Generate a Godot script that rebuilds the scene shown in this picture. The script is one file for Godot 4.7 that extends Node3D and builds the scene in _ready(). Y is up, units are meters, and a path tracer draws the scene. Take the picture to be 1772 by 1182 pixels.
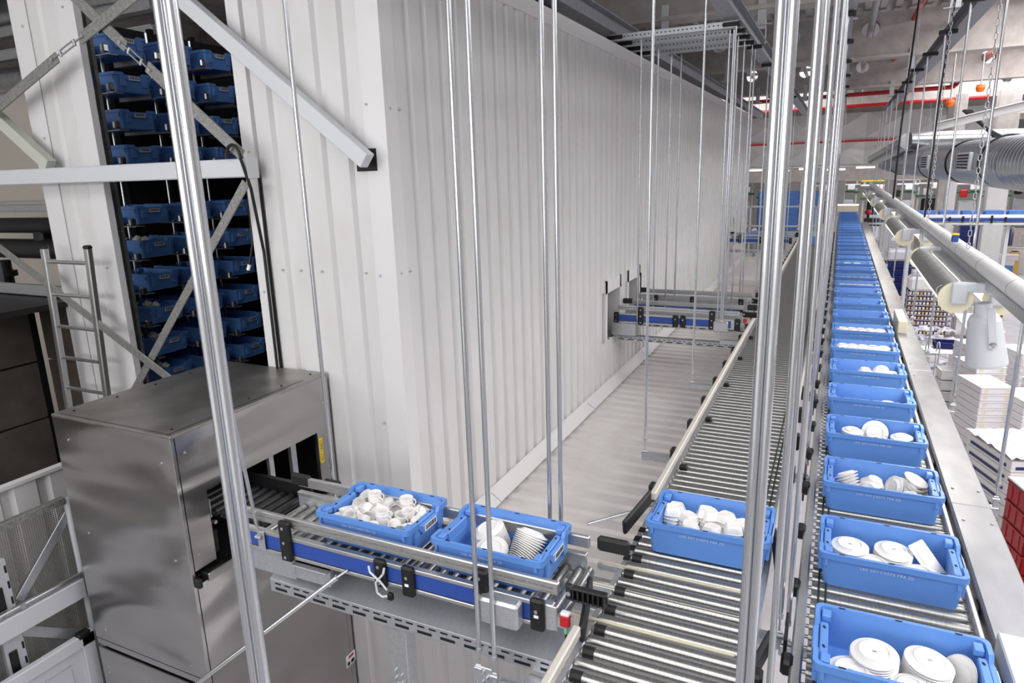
extends Node3D
# A cold-store hall with roller lanes. Units are metres, y is up; the hall floor is y = 0, the roller lanes run along z near y = 4.07.

var M := {}
var L := {}   # shared meshes
var rng := RandomNumberGenerator.new()
const ORD := ["first", "second", "third", "fourth", "fifth", "sixth", "seventh", "eighth", "ninth", "tenth", "eleventh", "twelfth", "thirteenth", "fourteenth", "fifteenth", "sixteenth", "seventeenth", "eighteenth", "nineteenth", "twentieth", "twenty-first", "twenty-second", "twenty-third", "twenty-fourth", "twenty-fifth", "twenty-sixth", "twenty-seventh", "twenty-eighth", "twenty-ninth", "thirtieth", "thirty-first", "thirty-second", "thirty-third", "thirty-fourth", "thirty-fifth", "thirty-sixth"]

# ---------------------------------------------------------------- mesh building
class B:
	var v := PackedVector3Array()
	var n := PackedVector3Array()
	var t := PackedVector2Array()
	func tri(a: Vector3, b: Vector3, c: Vector3, na: Vector3, nb: Vector3, nc: Vector3) -> void:
		if (c - a).cross(b - a).dot(na + nb + nc) < 0.0:
			v.append_array([a, c, b]); n.append_array([na, nc, nb])
		else:
			v.append_array([a, b, c]); n.append_array([na, nb, nc])
	func quad(a: Vector3, b: Vector3, c: Vector3, d: Vector3, out: Vector3) -> void:
		var m := (b - a).cross(c - a)
		if m.length() < 1e-12:
			m = (c - a).cross(d - a)
		m = m.normalized()
		if m.dot(out) < 0.0:
			m = -m
		tri(a, b, c, m, m, m); tri(a, c, d, m, m, m)
	func squad(a: Vector3, b: Vector3, c: Vector3, d: Vector3, na: Vector3, nb: Vector3, nc: Vector3, nd: Vector3) -> void:
		tri(a, b, c, na, nb, nc); tri(a, c, d, na, nc, nd)
	func face(a: Vector3, b: Vector3, c: Vector3, out: Vector3) -> void:
		var m := (b - a).cross(c - a).normalized()
		if m.dot(out) < 0.0:
			m = -m
		tri(a, b, c, m, m, m)
	func box(c: Vector3, s: Vector3, bs := Basis()) -> B:
		var h := s / 2.0
		for ax in 3:
			for sg in [-1.0, 1.0]:
				var o := Vector3.ZERO; o[ax] = h[ax] * sg
				var u := Vector3.ZERO; u[(ax + 1) % 3] = h[(ax + 1) % 3]
				var w := Vector3.ZERO; w[(ax + 2) % 3] = h[(ax + 2) % 3]
				quad(c + bs * (o - u - w), c + bs * (o + u - w), c + bs * (o + u + w), c + bs * (o - u + w), bs * o)
		return self
	func span(a: Vector3, b: Vector3) -> B:
		return box((a + b) / 2.0, (b - a).abs())
	func bbox(c: Vector3, s: Vector3, r: float, bs := Basis()) -> B:   # a box with chamfered edges
		var h := s / 2.0
		var k := Vector3(h.x - r, h.y - r, h.z - r)
		for ax in 3:
			var a1 := (ax + 1) % 3
			var a2 := (ax + 2) % 3
			for sg in [-1.0, 1.0]:
				var o := Vector3.ZERO; o[ax] = h[ax] * sg
				var u := Vector3.ZERO; u[a1] = k[a1]
				var w := Vector3.ZERO; w[a2] = k[a2]
				quad(c + bs * (o - u - w), c + bs * (o + u - w), c + bs * (o + u + w), c + bs * (o - u + w), bs * o)
			for s1 in [-1.0, 1.0]:
				for s2 in [-1.0, 1.0]:
					var p := Vector3.ZERO; p[a1] = h[a1] * s1; p[a2] = k[a2] * s2
					var q := Vector3.ZERO; q[a1] = k[a1] * s1; q[a2] = h[a2] * s2
					var e := Vector3.ZERO; e[ax] = k[ax]
					quad(c + bs * (p - e), c + bs * (p + e), c + bs * (q + e), c + bs * (q - e), bs * (p + q))
		for sx in [-1.0, 1.0]:
			for sy in [-1.0, 1.0]:
				for sz in [-1.0, 1.0]:
					face(c + bs * Vector3(h.x * sx, k.y * sy, k.z * sz), c + bs * Vector3(k.x * sx, h.y * sy, k.z * sz), c + bs * Vector3(k.x * sx, k.y * sy, h.z * sz), bs * Vector3(sx, sy, sz))
		return self
	func rod(a: Vector3, b: Vector3, r0: float, r1 := -1.0, seg := 12, caps := true) -> B:
		if r1 < 0.0:
			r1 = r0
		var d := (b - a).normalized()
		var u := d.cross(Vector3.RIGHT if absf(d.x) < 0.8 else Vector3.UP).normalized()
		var w := d.cross(u)
		for i in seg:
			var p := u * cos(TAU * i / seg) + w * sin(TAU * i / seg)
			var q := u * cos(TAU * (i + 1) / seg) + w * sin(TAU * (i + 1) / seg)
			squad(a + p * r0, a + q * r0, b + q * r1, b + p * r1, p, q, q, p)
			if caps:
				face(a, a + p * r0, a + q * r0, -d)
				face(b, b + p * r1, b + q * r1, d)
		return self
	func tube(path: Array, r: float, seg := 8) -> B:
		for i in path.size() - 1:
			rod(path[i], path[i + 1], r, r, seg, i == 0 or i == path.size() - 2)
		return self
	func lathe(pro: Array, seg := 32, x := Transform3D()) -> B:   # pro: Vector2(radius, height) from one end to the other; normals to the right of travel
		for j in pro.size() - 1:
			var a: Vector2 = pro[j]
			var b: Vector2 = pro[j + 1]
			var nn := Vector2(b.y - a.y, a.x - b.x).normalized()
			for i in seg:
				var c0 := cos(TAU * i / seg)
				var s0 := sin(TAU * i / seg)
				var c1 := cos(TAU * (i + 1) / seg)
				var s1 := sin(TAU * (i + 1) / seg)
				var n0 := x.basis * Vector3(nn.x * c0, nn.y, nn.x * s0)
				var n1 := x.basis * Vector3(nn.x * c1, nn.y, nn.x * s1)
				var p0 := x * Vector3(a.x * c0, a.y, a.x * s0)
				var p1 := x * Vector3(a.x * c1, a.y, a.x * s1)
				var q0 := x * Vector3(b.x * c0, b.y, b.x * s0)
				var q1 := x * Vector3(b.x * c1, b.y, b.x * s1)
				if a.x > 1e-6:
					tri(p0, p1, q1, n0, n1, n1)
				if b.x > 1e-6:
					tri(p0, q1, q0, n0, n1, n0)
		return self
	func ring(c: Vector3, nrm: Vector3, R: float, r: float, seg := 16, sub := 6) -> B:
		var d := nrm.normalized()
		var u := d.cross(Vector3.RIGHT if absf(d.x) < 0.8 else Vector3.UP).normalized()
		var w := d.cross(u)
		for i in seg:
			for j in sub:
				var P := []
				var N := []
				for k in [[0, 0], [1, 0], [1, 1], [0, 1]]:
					var a: float = TAU * (i + k[0]) / seg
					var b: float = TAU * (j + k[1]) / sub
					var e := u * cos(a) + w * sin(a)
					var m := e * cos(b) + d * sin(b)
					P.append(c + e * R + m * r); N.append(m)
				squad(P[0], P[1], P[2], P[3], N[0], N[1], N[2], N[3])
		return self
	func profile_z(pts: Array, z0: float, z1: float, closed := true) -> B:   # a 2D outline (x, y), counter-clockwise, swept along z, with end caps
		var m := pts.size()
		for i in (m if closed else m - 1):
			var a: Vector2 = pts[i]
			var b: Vector2 = pts[(i + 1) % m]
			quad(Vector3(a.x, a.y, z0), Vector3(b.x, b.y, z0), Vector3(b.x, b.y, z1), Vector3(a.x, a.y, z1), Vector3(b.y - a.y, a.x - b.x, 0))
		if closed:
			var pp := PackedVector2Array(pts)
			var ids := Geometry2D.triangulate_polygon(pp)
			for i in range(0, ids.size(), 3):
				for z in [z0, z1]:
					face(Vector3(pp[ids[i]].x, pp[ids[i]].y, z), Vector3(pp[ids[i + 1]].x, pp[ids[i + 1]].y, z), Vector3(pp[ids[i + 2]].x, pp[ids[i + 2]].y, z), Vector3(0, 0, 1 if z == maxf(z0, z1) else -1))
		return self
	func add(o: B, x: Transform3D) -> B:
		for p in o.v:
			v.append(x * p)
		var nb := x.basis
		for p in o.n:
			n.append((nb * p).normalized())
		return self
	func mesh() -> ArrayMesh:
		var a := []
		a.resize(Mesh.ARRAY_MAX)
		a[Mesh.ARRAY_VERTEX] = v
		a[Mesh.ARRAY_NORMAL] = n
		var m := ArrayMesh.new()
		m.add_surface_from_arrays(Mesh.PRIMITIVE_TRIANGLES, a)
		return m

func numbered(called: String) -> String:
	if not has_node(NodePath(called)):
		return called
	var i := int(L.get("#" + called, 0)) + 1
	L["#" + called] = i
	return "%s_%03d" % [called, i]

func thing(called: String, label: String, category: String, at := Vector3.ZERO, turn := 0.0, group := "") -> Node3D:
	var o := Node3D.new()
	o.name = numbered(called)
	add_child(o)
	o.position = at
	o.rotation.y = turn
	o.set_meta("label", label); o.set_meta("category", category)
	if group:
		o.set_meta("group", group)
	return o

func part(p: Node, called: String, m, mt: Material, x := Transform3D(), label := "") -> MeshInstance3D:
	var o := MeshInstance3D.new()
	o.name = called
	o.mesh = m.mesh() if m is B else m
	o.material_override = mt
	o.transform = x
	if label:
		o.set_meta("label", label)
	p.add_child(o, true)
	return o

func solo(called: String, m, mt: Material, label: String, category: String, group := "", at := Vector3.ZERO) -> MeshInstance3D:
	var o := MeshInstance3D.new()
	o.name = numbered(called)
	o.mesh = m.mesh() if m is B else m
	o.material_override = mt
	o.position = at
	add_child(o)
	o.set_meta("label", label); o.set_meta("category", category)
	if group:
		o.set_meta("group", group)
	return o

func struct(called: String, m, mt: Material) -> MeshInstance3D:
	var o := MeshInstance3D.new()
	o.name = called
	o.mesh = m.mesh() if m is B else m
	o.material_override = mt
	o.set_meta("kind", "structure")
	o.set_meta("label", called.replace("_", " ") + " of the hall")
	add_child(o)
	return o

func dup(o: Node3D, label: String, x: Transform3D, group := "") -> Node3D:
	var c: Node3D = o.duplicate()
	var s := String(o.name)
	if s.length() > 4 and s.right(3).is_valid_int():
		s = s.left(s.length() - 4)
	c.name = numbered(s)
	add_child(c)
	c.transform = x
	c.set_meta("label", label)
	if group:
		c.set_meta("group", group)
	return c

func at(x: float, y: float, z: float, turn := 0.0) -> Transform3D:
	return Transform3D(Basis(Vector3.UP, turn), Vector3(x, y, z))

func mat(c: Color, rough := 0.6, metal := 0.0) -> StandardMaterial3D:
	var m := StandardMaterial3D.new()
	m.albedo_color = c
	m.roughness = rough
	m.metallic = metal
	return m

func noise(fr: float, oct: int, lo: Color, hi: Color, cell := false, normal := false, bump := 2.0, size := 256) -> NoiseTexture2D:
	var f := FastNoiseLite.new()
	f.seed = 7
	f.noise_type = FastNoiseLite.TYPE_CELLULAR if cell else FastNoiseLite.TYPE_SIMPLEX_SMOOTH
	f.frequency = fr
	f.fractal_octaves = oct
	if cell:
		f.cellular_return_type = FastNoiseLite.RETURN_CELL_VALUE
	var x := NoiseTexture2D.new()
	x.width = size; x.height = size
	x.seamless = true
	x.noise = f
	if normal:
		x.as_normal_map = true
		x.bump_strength = bump
	else:
		var g := Gradient.new()
		g.set_color(0, lo); g.set_color(1, hi)
		x.color_ramp = g
	return x

func tri_map(m: StandardMaterial3D, tex: Texture2D, sc: Vector3) -> StandardMaterial3D:
	m.albedo_texture = tex
	m.uv1_triplanar = true
	m.uv1_world_triplanar = true
	m.uv1_scale = sc
	return m

func materials() -> void:
	var W := Color.WHITE
	M.panel = tri_map(mat(Color(0.845, 0.84, 0.845), 0.42), noise(0.02, 3, Color(0.96, 0.96, 0.95), W), Vector3(0.5, 0.25, 0.5))
	M.deck = tri_map(mat(Color(0.855, 0.84, 0.835), 0.4), noise(0.02, 3, Color(0.94, 0.93, 0.92), W), Vector3(0.5, 0.5, 0.5))
	M.trim = mat(Color(0.855, 0.85, 0.855), 0.4)
	M.crate = mat(Color(0.37, 0.56, 0.845), 0.42)
	M.crate_dark = mat(Color(0.10, 0.17, 0.42), 0.45)
	M.crate_navy = mat(Color(0.09, 0.13, 0.40), 0.45)
	M.crate_red = mat(Color(0.66, 0.07, 0.09), 0.45)
	M.slot = mat(Color(0.03, 0.05, 0.12), 0.8)
	M.white = mat(Color(0.93, 0.93, 0.93), 0.5)
	M.print = mat(Color(0.80, 0.85, 0.93), 0.5)
	M.china = mat(Color(0.93, 0.92, 0.91), 0.12)
	M.stamp = mat(Color(0.45, 0.47, 0.46), 0.4)
	M.black = mat(Color(0.045, 0.045, 0.05), 0.5)
	M.rubber = mat(Color(0.10, 0.10, 0.105), 0.55)
	M.blue = mat(Color(0.15, 0.28, 0.60), 0.4)
	M.alu = tri_map(mat(Color(0.80, 0.80, 0.80), 0.34, 0.85), noise(0.05, 2, Color(0.9, 0.9, 0.9), W), Vector3(0.6, 9, 9))
	M.rail = mat(Color(0.84, 0.82, 0.79), 0.4, 0.25)
	M.zinc = tri_map(mat(Color(0.77, 0.78, 0.80), 0.38, 0.7), noise(0.09, 3, Color(0.90, 0.90, 0.90), W, true), Vector3(4, 4, 4))
	M.zinc_dull = tri_map(mat(Color(0.68, 0.68, 0.67), 0.55, 0.7), noise(0.09, 3, Color(0.72, 0.72, 0.72), W, true), Vector3(4, 4, 4))
	M.tube = mat(Color(0.82, 0.83, 0.85), 0.22, 0.92)
	M.roller = tri_map(mat(Color(0.74, 0.74, 0.73), 0.30, 0.9), noise(0.04, 3, Color(0.82, 0.82, 0.82), W), Vector3(8, 3, 3))
	M.roller_black = mat(Color(0.11, 0.11, 0.12), 0.4)
	M.steel = mat(Color(0.73, 0.72, 0.715), 0.29, 1.0)
	M.steel.uv1_triplanar = true
	M.steel.uv1_world_triplanar = true
	M.steel.uv1_scale = Vector3(0.14, 0.8, 0.14)
	M.steel.normal_enabled = true
	M.steel.normal_texture = noise(0.010, 2, W, W, false, true, 8.0)
	M.steel.normal_scale = 1.1
	M.steel_top = tri_map(mat(Color(0.72, 0.71, 0.70), 0.42, 0.9), noise(0.012, 4, Color(0.78, 0.77, 0.74), W), Vector3(0.7, 0.7, 0.7))
	M.steel_dark = mat(Color(0.20, 0.20, 0.205), 0.45, 0.8)
	M.plate_cover = tri_map(mat(Color(0.60, 0.60, 0.615), 0.42, 0.6), noise(0.02, 3, Color(0.88, 0.88, 0.88), W), Vector3(1, 1, 0.4))
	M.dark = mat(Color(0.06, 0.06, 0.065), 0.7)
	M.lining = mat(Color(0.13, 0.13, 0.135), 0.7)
	M.brown = tri_map(mat(Color(0.37, 0.335, 0.31), 0.45, 0.2), noise(0.02, 4, Color(0.8, 0.8, 0.8), W), Vector3(0.6, 0.6, 0.6))
	M.concrete = tri_map(mat(Color(0.76, 0.735, 0.725), 0.8), noise(0.02, 5, Color(0.86, 0.86, 0.85), W), Vector3(0.5, 0.5, 0.5))
	M.ceiling = mat(Color(0.80, 0.785, 0.775), 0.6)
	M.floor = tri_map(mat(Color(0.84, 0.825, 0.845), 0.35), noise(0.02, 4, Color(0.9, 0.9, 0.9), W), Vector3(0.3, 0.3, 0.3))
	M.wall = tri_map(mat(Color(0.86, 0.85, 0.84), 0.7), noise(0.02, 3, Color(0.92, 0.92, 0.92), W), Vector3(0.4, 0.4, 0.4))
	M.beam = tri_map(mat(Color(0.60, 0.61, 0.64), 0.5, 0.4), noise(0.03, 3, Color(0.9, 0.9, 0.9), W), Vector3(1, 1, 1))
	M.red = mat(Color(0.70, 0.09, 0.11), 0.4)
	M.pink = mat(Color(0.80, 0.50, 0.48), 0.5)
	M.orange = mat(Color(0.93, 0.42, 0.08), 0.4)
	M.yellow = mat(Color(0.93, 0.80, 0.12), 0.5)
	M.pale_yellow = mat(Color(0.93, 0.86, 0.55), 0.5)
	M.green = mat(Color(0.10, 0.42, 0.28), 0.5)
	M.belt = mat(Color(0.13, 0.22, 0.17), 0.5)
	M.cream_belt = mat(Color(0.78, 0.75, 0.66), 0.5)
	M.grey = mat(Color(0.72, 0.73, 0.75), 0.45)
	M.lightgrey = mat(Color(0.80, 0.81, 0.83), 0.45)
	M.cream = mat(Color(0.90, 0.87, 0.76), 0.5)
	M.cardboard = mat(Color(0.50, 0.36, 0.24), 0.8)
	M.milky = mat(Color(0.91, 0.90, 0.915), 0.35)
	M.milky.subsurf_scatter_enabled = true
	M.milky.subsurf_scatter_strength = 0.05
	M.film = mat(Color(0.86, 0.86, 0.90), 0.18)
	M.amber = mat(Color(0.85, 0.70, 0.40), 0.4)
	M.duct = tri_map(mat(Color(0.74, 0.75, 0.77), 0.3, 0.88), noise(0.03, 3, Color(0.82, 0.82, 0.82), W), Vector3(1, 1, 1))
	M.lamp = mat(Color(1, 0.98, 0.94), 0.4)
	M.lamp.emission_enabled = true
	M.lamp.emission = Color(1, 0.97, 0.92)
	M.lamp.emission_energy_multiplier = 2.2
	M.sky = mat(Color(0.95, 0.96, 1.0), 0.5)
	M.sky.emission_enabled = true
	M.sky.emission = Color(0.96, 0.98, 1.0)
	M.sky.emission_energy_multiplier = 1.6
	M.mesh = mat(Color(0.60, 0.59, 0.57), 0.45, 0.5)

func skylight(n: int, c: Vector3, size: Vector2, energy: float, tilt := Basis()) -> void:   # a roof light: a glowing pane and the daylight it lets in
	var p := struct("window_%d" % n, B.new().box(Vector3.ZERO, Vector3(size.x, 0.04, size.y)), M.sky)
	p.transform = Transform3D(tilt, c)
	var fr := B.new()
	for s in [-1.0, 1.0]:
		fr.box(Vector3(s * (size.x / 2 + 0.04), 0, 0), Vector3(0.08, 0.1, size.y + 0.16))
		fr.box(Vector3(0, 0, s * (size.y / 2 + 0.04)), Vector3(size.x, 0.1, 0.08))
	part(p, "frame", fr, M.trim)
	var l := AreaLight3D.new()
	l.area_size = size
	l.light_energy = energy
	l.light_color = Color(1.0, 0.985, 0.965)
	l.area_range = 60.0
	l.area_attenuation = 2.0
	l.shadow_enabled = true
	l.transform = Transform3D(tilt * Basis(Vector3.RIGHT, -PI / 2), c + tilt * Vector3(0, -0.05, 0))
	add_child(l)
	l.name = "skylight_light"

func _ready() -> void:
	rng.seed = 11
	var cam := Camera3D.new()
	cam.name = "camera"
	cam.position = Vector3(0, 6, 0)
	cam.rotation = Vector3(deg_to_rad(-13.9557), deg_to_rad(25.6562), deg_to_rad(-1.7275))
	cam.fov = 53.5217
	cam.near = 0.05
	cam.far = 200.0
	add_child(cam)
	var we := WorldEnvironment.new()
	we.name = "environment"
	var e := Environment.new()
	e.background_mode = Environment.BG_COLOR
	e.background_color = Color(0.75, 0.8, 0.88)
	e.tonemap_mode = Environment.TONE_MAPPER_LINEAR
	e.tonemap_exposure = 1.09
	e.sdfgi_enabled = true
	e.ssao_enabled = true
	e.ssil_enabled = true
	we.environment = e
	add_child(we)
	materials()
	# daylight: panes in the hall roof between the concrete beams, and a band of windows high behind the viewer
	skylight(1, Vector3(5.2, 9.2, -1.6), Vector2(7.0, 5.2), 44)
	skylight(2, Vector3(5.2, 9.2, -8.3), Vector2(7.0, 5.2), 46)
	skylight(3, Vector3(5.8, 9.2, -15.0), Vector2(7.0, 5.2), 46)
	skylight(4, Vector3(6.2, 9.2, -21.7), Vector2(7.0, 5.2), 46)
	skylight(5, Vector3(6.2, 9.2, -30.0), Vector2(7.0, 5.2), 44)
	skylight(6, Vector3(-1.6, 9.2, 2.2), Vector2(7.0, 4.5), 22)
	skylight(7, Vector3(-5.0, 6.6, 6.7), Vector2(11.0, 2.6), 32, Basis(Vector3.RIGHT, PI / 2))
	skylight(8, Vector3(-3.0, 9.2, -30.0), Vector2(5.0, 5.2), 24)

	skylight(9, Vector3(6.0, 9.2, -41.8), Vector2(9.0, 5.2), 50)
	skylight(10, Vector3(4.0, 9.2, -48.5), Vector2(9.0, 5.2), 50)

	shell()
	platform()
	container()
	tower()
	cabinet()
	left_side()
	ceiling_steel()
	protos()
	lanes()
	spurs()
	hangers()
	crates()
	lamps()
	right_hall()
	far_hall()

# ---------------------------------------------------------------- the hall
func corrugated(a: Vector3, along: Vector3, out: Vector3, length: float, up: Vector3, pitch := 0.215, depth := 0.03, fr := [0.60, 0.10, 0.20]) -> B:
	# trapezoid sheet: crests, slopes and valleys along "along", swept along "up"
	var b := B.new()
	var pts := []
	var s := 0.0
	while s < length - 1e-4:
		pts.append(Vector2(s, 0)); pts.append(Vector2(minf(s + pitch * fr[0], length), 0))
		pts.append(Vector2(minf(s + pitch * (fr[0] + fr[1]), length), -depth)); pts.append(Vector2(minf(s + pitch * (fr[0] + fr[1] + fr[2]), length), -depth))
		s += pitch
	pts.append(Vector2(length, 0))
	for i in pts.size() - 1:
		var p: Vector3 = a + along * pts[i].x + out * pts[i].y
		var q: Vector3 = a + along * pts[i + 1].x + out * pts[i + 1].y
		if (q - p).length() > 1e-6:
			b.quad(p, q, q + up, p + up, out + along * (pts[i + 1].y - pts[i].y) * -20.0 * 0.2)
	return b

func shell() -> void:
	struct("floor", B.new().span(Vector3(-13, -0.3, -64), Vector3(18, 0, 8)), M.floor)
	# the roof: trapezoid sheets running along z
	var roof := corrugated(Vector3(-13, 9.32, -64), Vector3.RIGHT, Vector3.DOWN, 31.0, Vector3(0, 0, 72), 0.3, 0.11, [0.42, 0.12, 0.34])
	roof.span(Vector3(-13, 9.44, -64), Vector3(18, 9.6, 8))
	struct("ceiling", roof, M.ceiling)
	struct("wall_left", B.new().span(Vector3(-13.2, 0, -64), Vector3(-13, 9.6, 8)), M.wall)
	struct("wall_right", B.new().span(Vector3(18, 0, -64), Vector3(18.2, 9.6, 8)), M.wall)
	struct("wall_rear", B.new().span(Vector3(-13, 0, 7), Vector3(18, 9.6, 7.2)), M.wall)
	struct("wall_far", B.new().span(Vector3(-13, 0, -62.2), Vector3(18, 9.6, -62)), M.wall)
	# deep concrete roof beams across the hall, holed for the pipes
	var zs := [-4.9, -11.6, -18.3, -25.1, -31.8, -38.5, -45.2, -51.9]
	for i in zs.size():
		var c := CSGBox3D.new()
		c.name = "trim_%d" % (i + 1)
		c.size = Vector3(30.8, 0.92, 0.3)
		c.position = Vector3(2.5, 8.76, zs[i] - 0.15)
		c.material = M.concrete
		for k in range(-3, 6):
			var h := CSGCylinder3D.new()
			h.name = "hole"
			h.operation = CSGShape3D.OPERATION_SUBTRACTION
			h.radius = 0.19
			h.height = 1.0
			h.sides = 20
			h.rotation.x = PI / 2
			h.position = Vector3(0.35 + k * 1.64 - 2.5, 0.14, 0)
			h.material = M.concrete
			c.add_child(h, true)
		c.set_meta("kind", "structure")
		c.set_meta("label", "%s deep concrete roof beam across the hall" % ORD[i])
		add_child(c)
		part(c, "bottom_flange", B.new().box(Vector3(0, -0.47, 0.03), Vector3(30.8, 0.06, 0.42)), M.concrete)
	for k in range(-2, 3):
		var p := B.new().rod(Vector3(0.35 + k * 1.64, 8.9, -44), Vector3(0.35 + k * 1.64, 8.9, 5), 0.065, -1, 10)
		solo("roof_pipe", p, M.zinc, "galvanized pipe threaded through the beam holes, %s from the left" % ORD[k + 2], "pipe", "pipes through the roof beams")
	# white folded concrete panels across the far end
	var f := thing("folded_panel_wall", "band of white folded pyramid panels across the far end", "wall panel", Vector3(0, 0, -36))
	for k in 8:
		for r in 2:
			var b := B.new()
			var w := 1.75
			var c := Vector3(-7.0 + k * w * 1.0, 7.65 - r * 1.15, 0)
			var hx := w / 2.0
			var hy := 0.56
			var q := [c + Vector3(-hx, -hy, 0), c + Vector3(hx, -hy, 0), c + Vector3(hx, hy, 0), c + Vector3(-hx, hy, 0)]
			for i in 4:
				b.face(q[i], q[(i + 1) % 4], c + Vector3(0, 0, 0.5), (q[i] + q[(i + 1) % 4]) / 2.0 - c + Vector3(0, 0, 0.5))
			part(f, "panel", b, M.panel)
	part(f, "lower_band", B.new().span(Vector3(-8, 5.2, -0.3), Vector3(7, 5.92, -0.02)), M.concrete)

func platform() -> void:
	# the maintenance walkway the photograph was taken from, just behind and below the viewer
	var p := struct("floor_walkway", B.new().span(Vector3(-7.0, 4.3, 0.35), Vector3(3.5, 4.38, 3.6)), M.zinc_dull)
	p.set_meta("label", "steel maintenance walkway behind the viewer")
	var f := B.new()
	for x in [-6.8, -3.4, 0.0, 3.3]:
		f.span(Vector3(x - 0.06, 0, 0.45), Vector3(x + 0.06, 4.3, 0.57)).span(Vector3(x - 0.06, 0, 3.4), Vector3(x + 0.06, 4.3, 3.52))
	part(p, "leg", f, M.zinc_dull)

# ---------------------------------------------------------------- the white corrugated cold store
func container() -> void:
	var X := -2.62
	var Z := -3.71
	# side wall: openings for the spur conveyors are left between strips
	var b := B.new()
	var holes := [[-8.30, -8.86], [-9.30, -9.86], [-18.6, -19.3], [-20.0, -20.6]]
	var step := 0.215
	var z := Z - 0.12
	while z > -22.7:
		var z1 := z - step
		var cut := false
		for h in holes:
			if z1 < h[0] and z > h[1]:
				cut = true
		for yy in ([[3.2, 3.82], [4.48, 7.44]] if cut else [[3.2, 7.44]]):
			b.add(corrugated(Vector3(X, yy[0], z), Vector3(0, 0, -1), Vector3.RIGHT, step, Vector3(0, yy[1] - yy[0], 0)), Transform3D())
		z = z1
	var back := B.new()
	back.span(Vector3(X - 0.16, 4.5, -22.8), Vector3(X - 0.06, 7.44, Z)).span(Vector3(X - 0.16, 3.0, -22.8), Vector3(X - 0.06, 3.8, Z))
	var last := Z
	for h in holes:
		back.span(Vector3(X - 0.16, 3.8, h[0]), Vector3(X - 0.06, 4.5, last))
		last = h[1]
	back.span(Vector3(X - 0.16, 3.8, -22.8), Vector3(X - 0.06, 4.5, last))
	var w := struct("wall_store_side", b, M.panel)
	part(w, "core", back, M.trim)
	# top fascia with little dark notches under it, the corner posts and the flashing onto the deck
	part(w, "fascia", B.new().span(Vector3(X - 0.2, 7.36, -22.85), Vector3(X + 0.012, 7.50, Z + 0.02)), M.trim)
	part(w, "corner_cover", B.new().span(Vector3(X - 0.02, 3.1, Z - 0.13), Vector3(X + 0.007, 7.5, Z - 0.022)), M.trim)
	part(w, "end_cover", B.new().span(Vector3(X - 0.15, 3.1, -22.95), Vector3(X + 0.02, 7.5, -22.70)), M.trim)
	var fl := B.new()
	fl.quad(Vector3(X + 0.006, 3.275, Z), Vector3(X + 0.006, 3.275, -22.8), Vector3(X + 0.016, 3.235, -22.8), Vector3(X + 0.016, 3.235, Z), Vector3(1, 0.3, 0))
	fl.quad(Vector3(X + 0.016, 3.235, Z), Vector3(X + 0.016, 3.235, -22.8), Vector3(X + 0.115, 3.168, -22.8), Vector3(X + 0.115, 3.168, Z), Vector3(0.6, 1, 0))
	part(w, "flashing", fl, M.trim)
	var seam := B.new()
	for k in 6:
		seam.box(Vector3(X + 0.066, 3.204, -4.9 - k * 2.6), Vector3(0.12, 0.004, 0.012), Basis(Vector3.BACK, -0.6))
	part(w, "flashing_joint", seam, M.grey)
	# opening frames
	for h in holes:
		var fr := B.new()
		fr.span(Vector3(X - 0.08, 4.46, h[1] - 0.05), Vector3(X + 0.02, 4.62, h[0] + 0.08))
		fr.span(Vector3(X - 0.08, 3.72, h[0]), Vector3(X + 0.02, 4.62, h[0] + 0.08))
		fr.span(Vector3(X - 0.08, 3.72, h[1] - 0.05), Vector3(X + 0.02, 4.62, h[1]))
		part(w, "opening_frame", fr, M.trim)
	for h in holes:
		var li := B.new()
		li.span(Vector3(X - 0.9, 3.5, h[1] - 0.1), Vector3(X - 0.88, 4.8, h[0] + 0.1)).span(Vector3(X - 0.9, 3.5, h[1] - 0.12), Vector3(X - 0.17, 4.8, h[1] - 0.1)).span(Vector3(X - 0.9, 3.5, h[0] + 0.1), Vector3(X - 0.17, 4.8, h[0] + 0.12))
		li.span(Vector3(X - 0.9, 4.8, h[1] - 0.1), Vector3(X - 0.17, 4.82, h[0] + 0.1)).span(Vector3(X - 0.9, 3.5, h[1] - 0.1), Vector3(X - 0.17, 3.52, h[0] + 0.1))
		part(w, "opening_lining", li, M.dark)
	var scr := B.new()
	for y in [5.37, 6.42]:
		for zz in [Z - 0.05, Z - 0.16]:
			scr.rod(Vector3(X + 0.005, y, zz), Vector3(X + 0.016, y, zz), 0.008, -1, 8)
	part(w, "screw", scr, M.grey)
	# front wall: right of the tower opening, and the panel left of it
	var f := struct("wall_store_front", corrugated(Vector3(X - 0.10, 0, Z), Vector3.LEFT, Vector3.BACK, 1.02, Vector3(0, 7.5, 0)), M.panel)
	part(f, "corner_cover", B.new().span(Vector3(X - 0.16, 3.1, Z - 0.02), Vector3(X + 0.008, 7.5, Z + 0.010)), M.trim)
	var core := B.new().span(Vector3(X - 1.2, 0, Z - 0.16), Vector3(X - 0.28, 7.5, Z - 0.05))
	core.span(Vector3(X - 0.28, 0, Z - 0.16), Vector3(X - 0.08, 5.98, Z - 0.05)).span(Vector3(X - 0.28, 6.2, Z - 0.16), Vector3(X - 0.08, 7.5, Z - 0.05))
	part(f, "core", core, M.trim)
	part(f, "jamb_cover", B.new().span(Vector3(-3.85, 4.0, Z - 0.14), Vector3(-3.735, 7.5, Z + 0.012)), M.trim)
	part(f, "jamb_seal", B.new().span(Vector3(-3.735, 4.0, Z), Vector3(-3.72, 6.04, Z + 0.016)), M.black)
	var bk := B.new().span(Vector3(-2.86, 6.04, Z - 0.02), Vector3(-2.70, 6.18, Z + 0.0135))
	part(f, "brace_hole", bk, M.dark)
	var sc := B.new()
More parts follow.
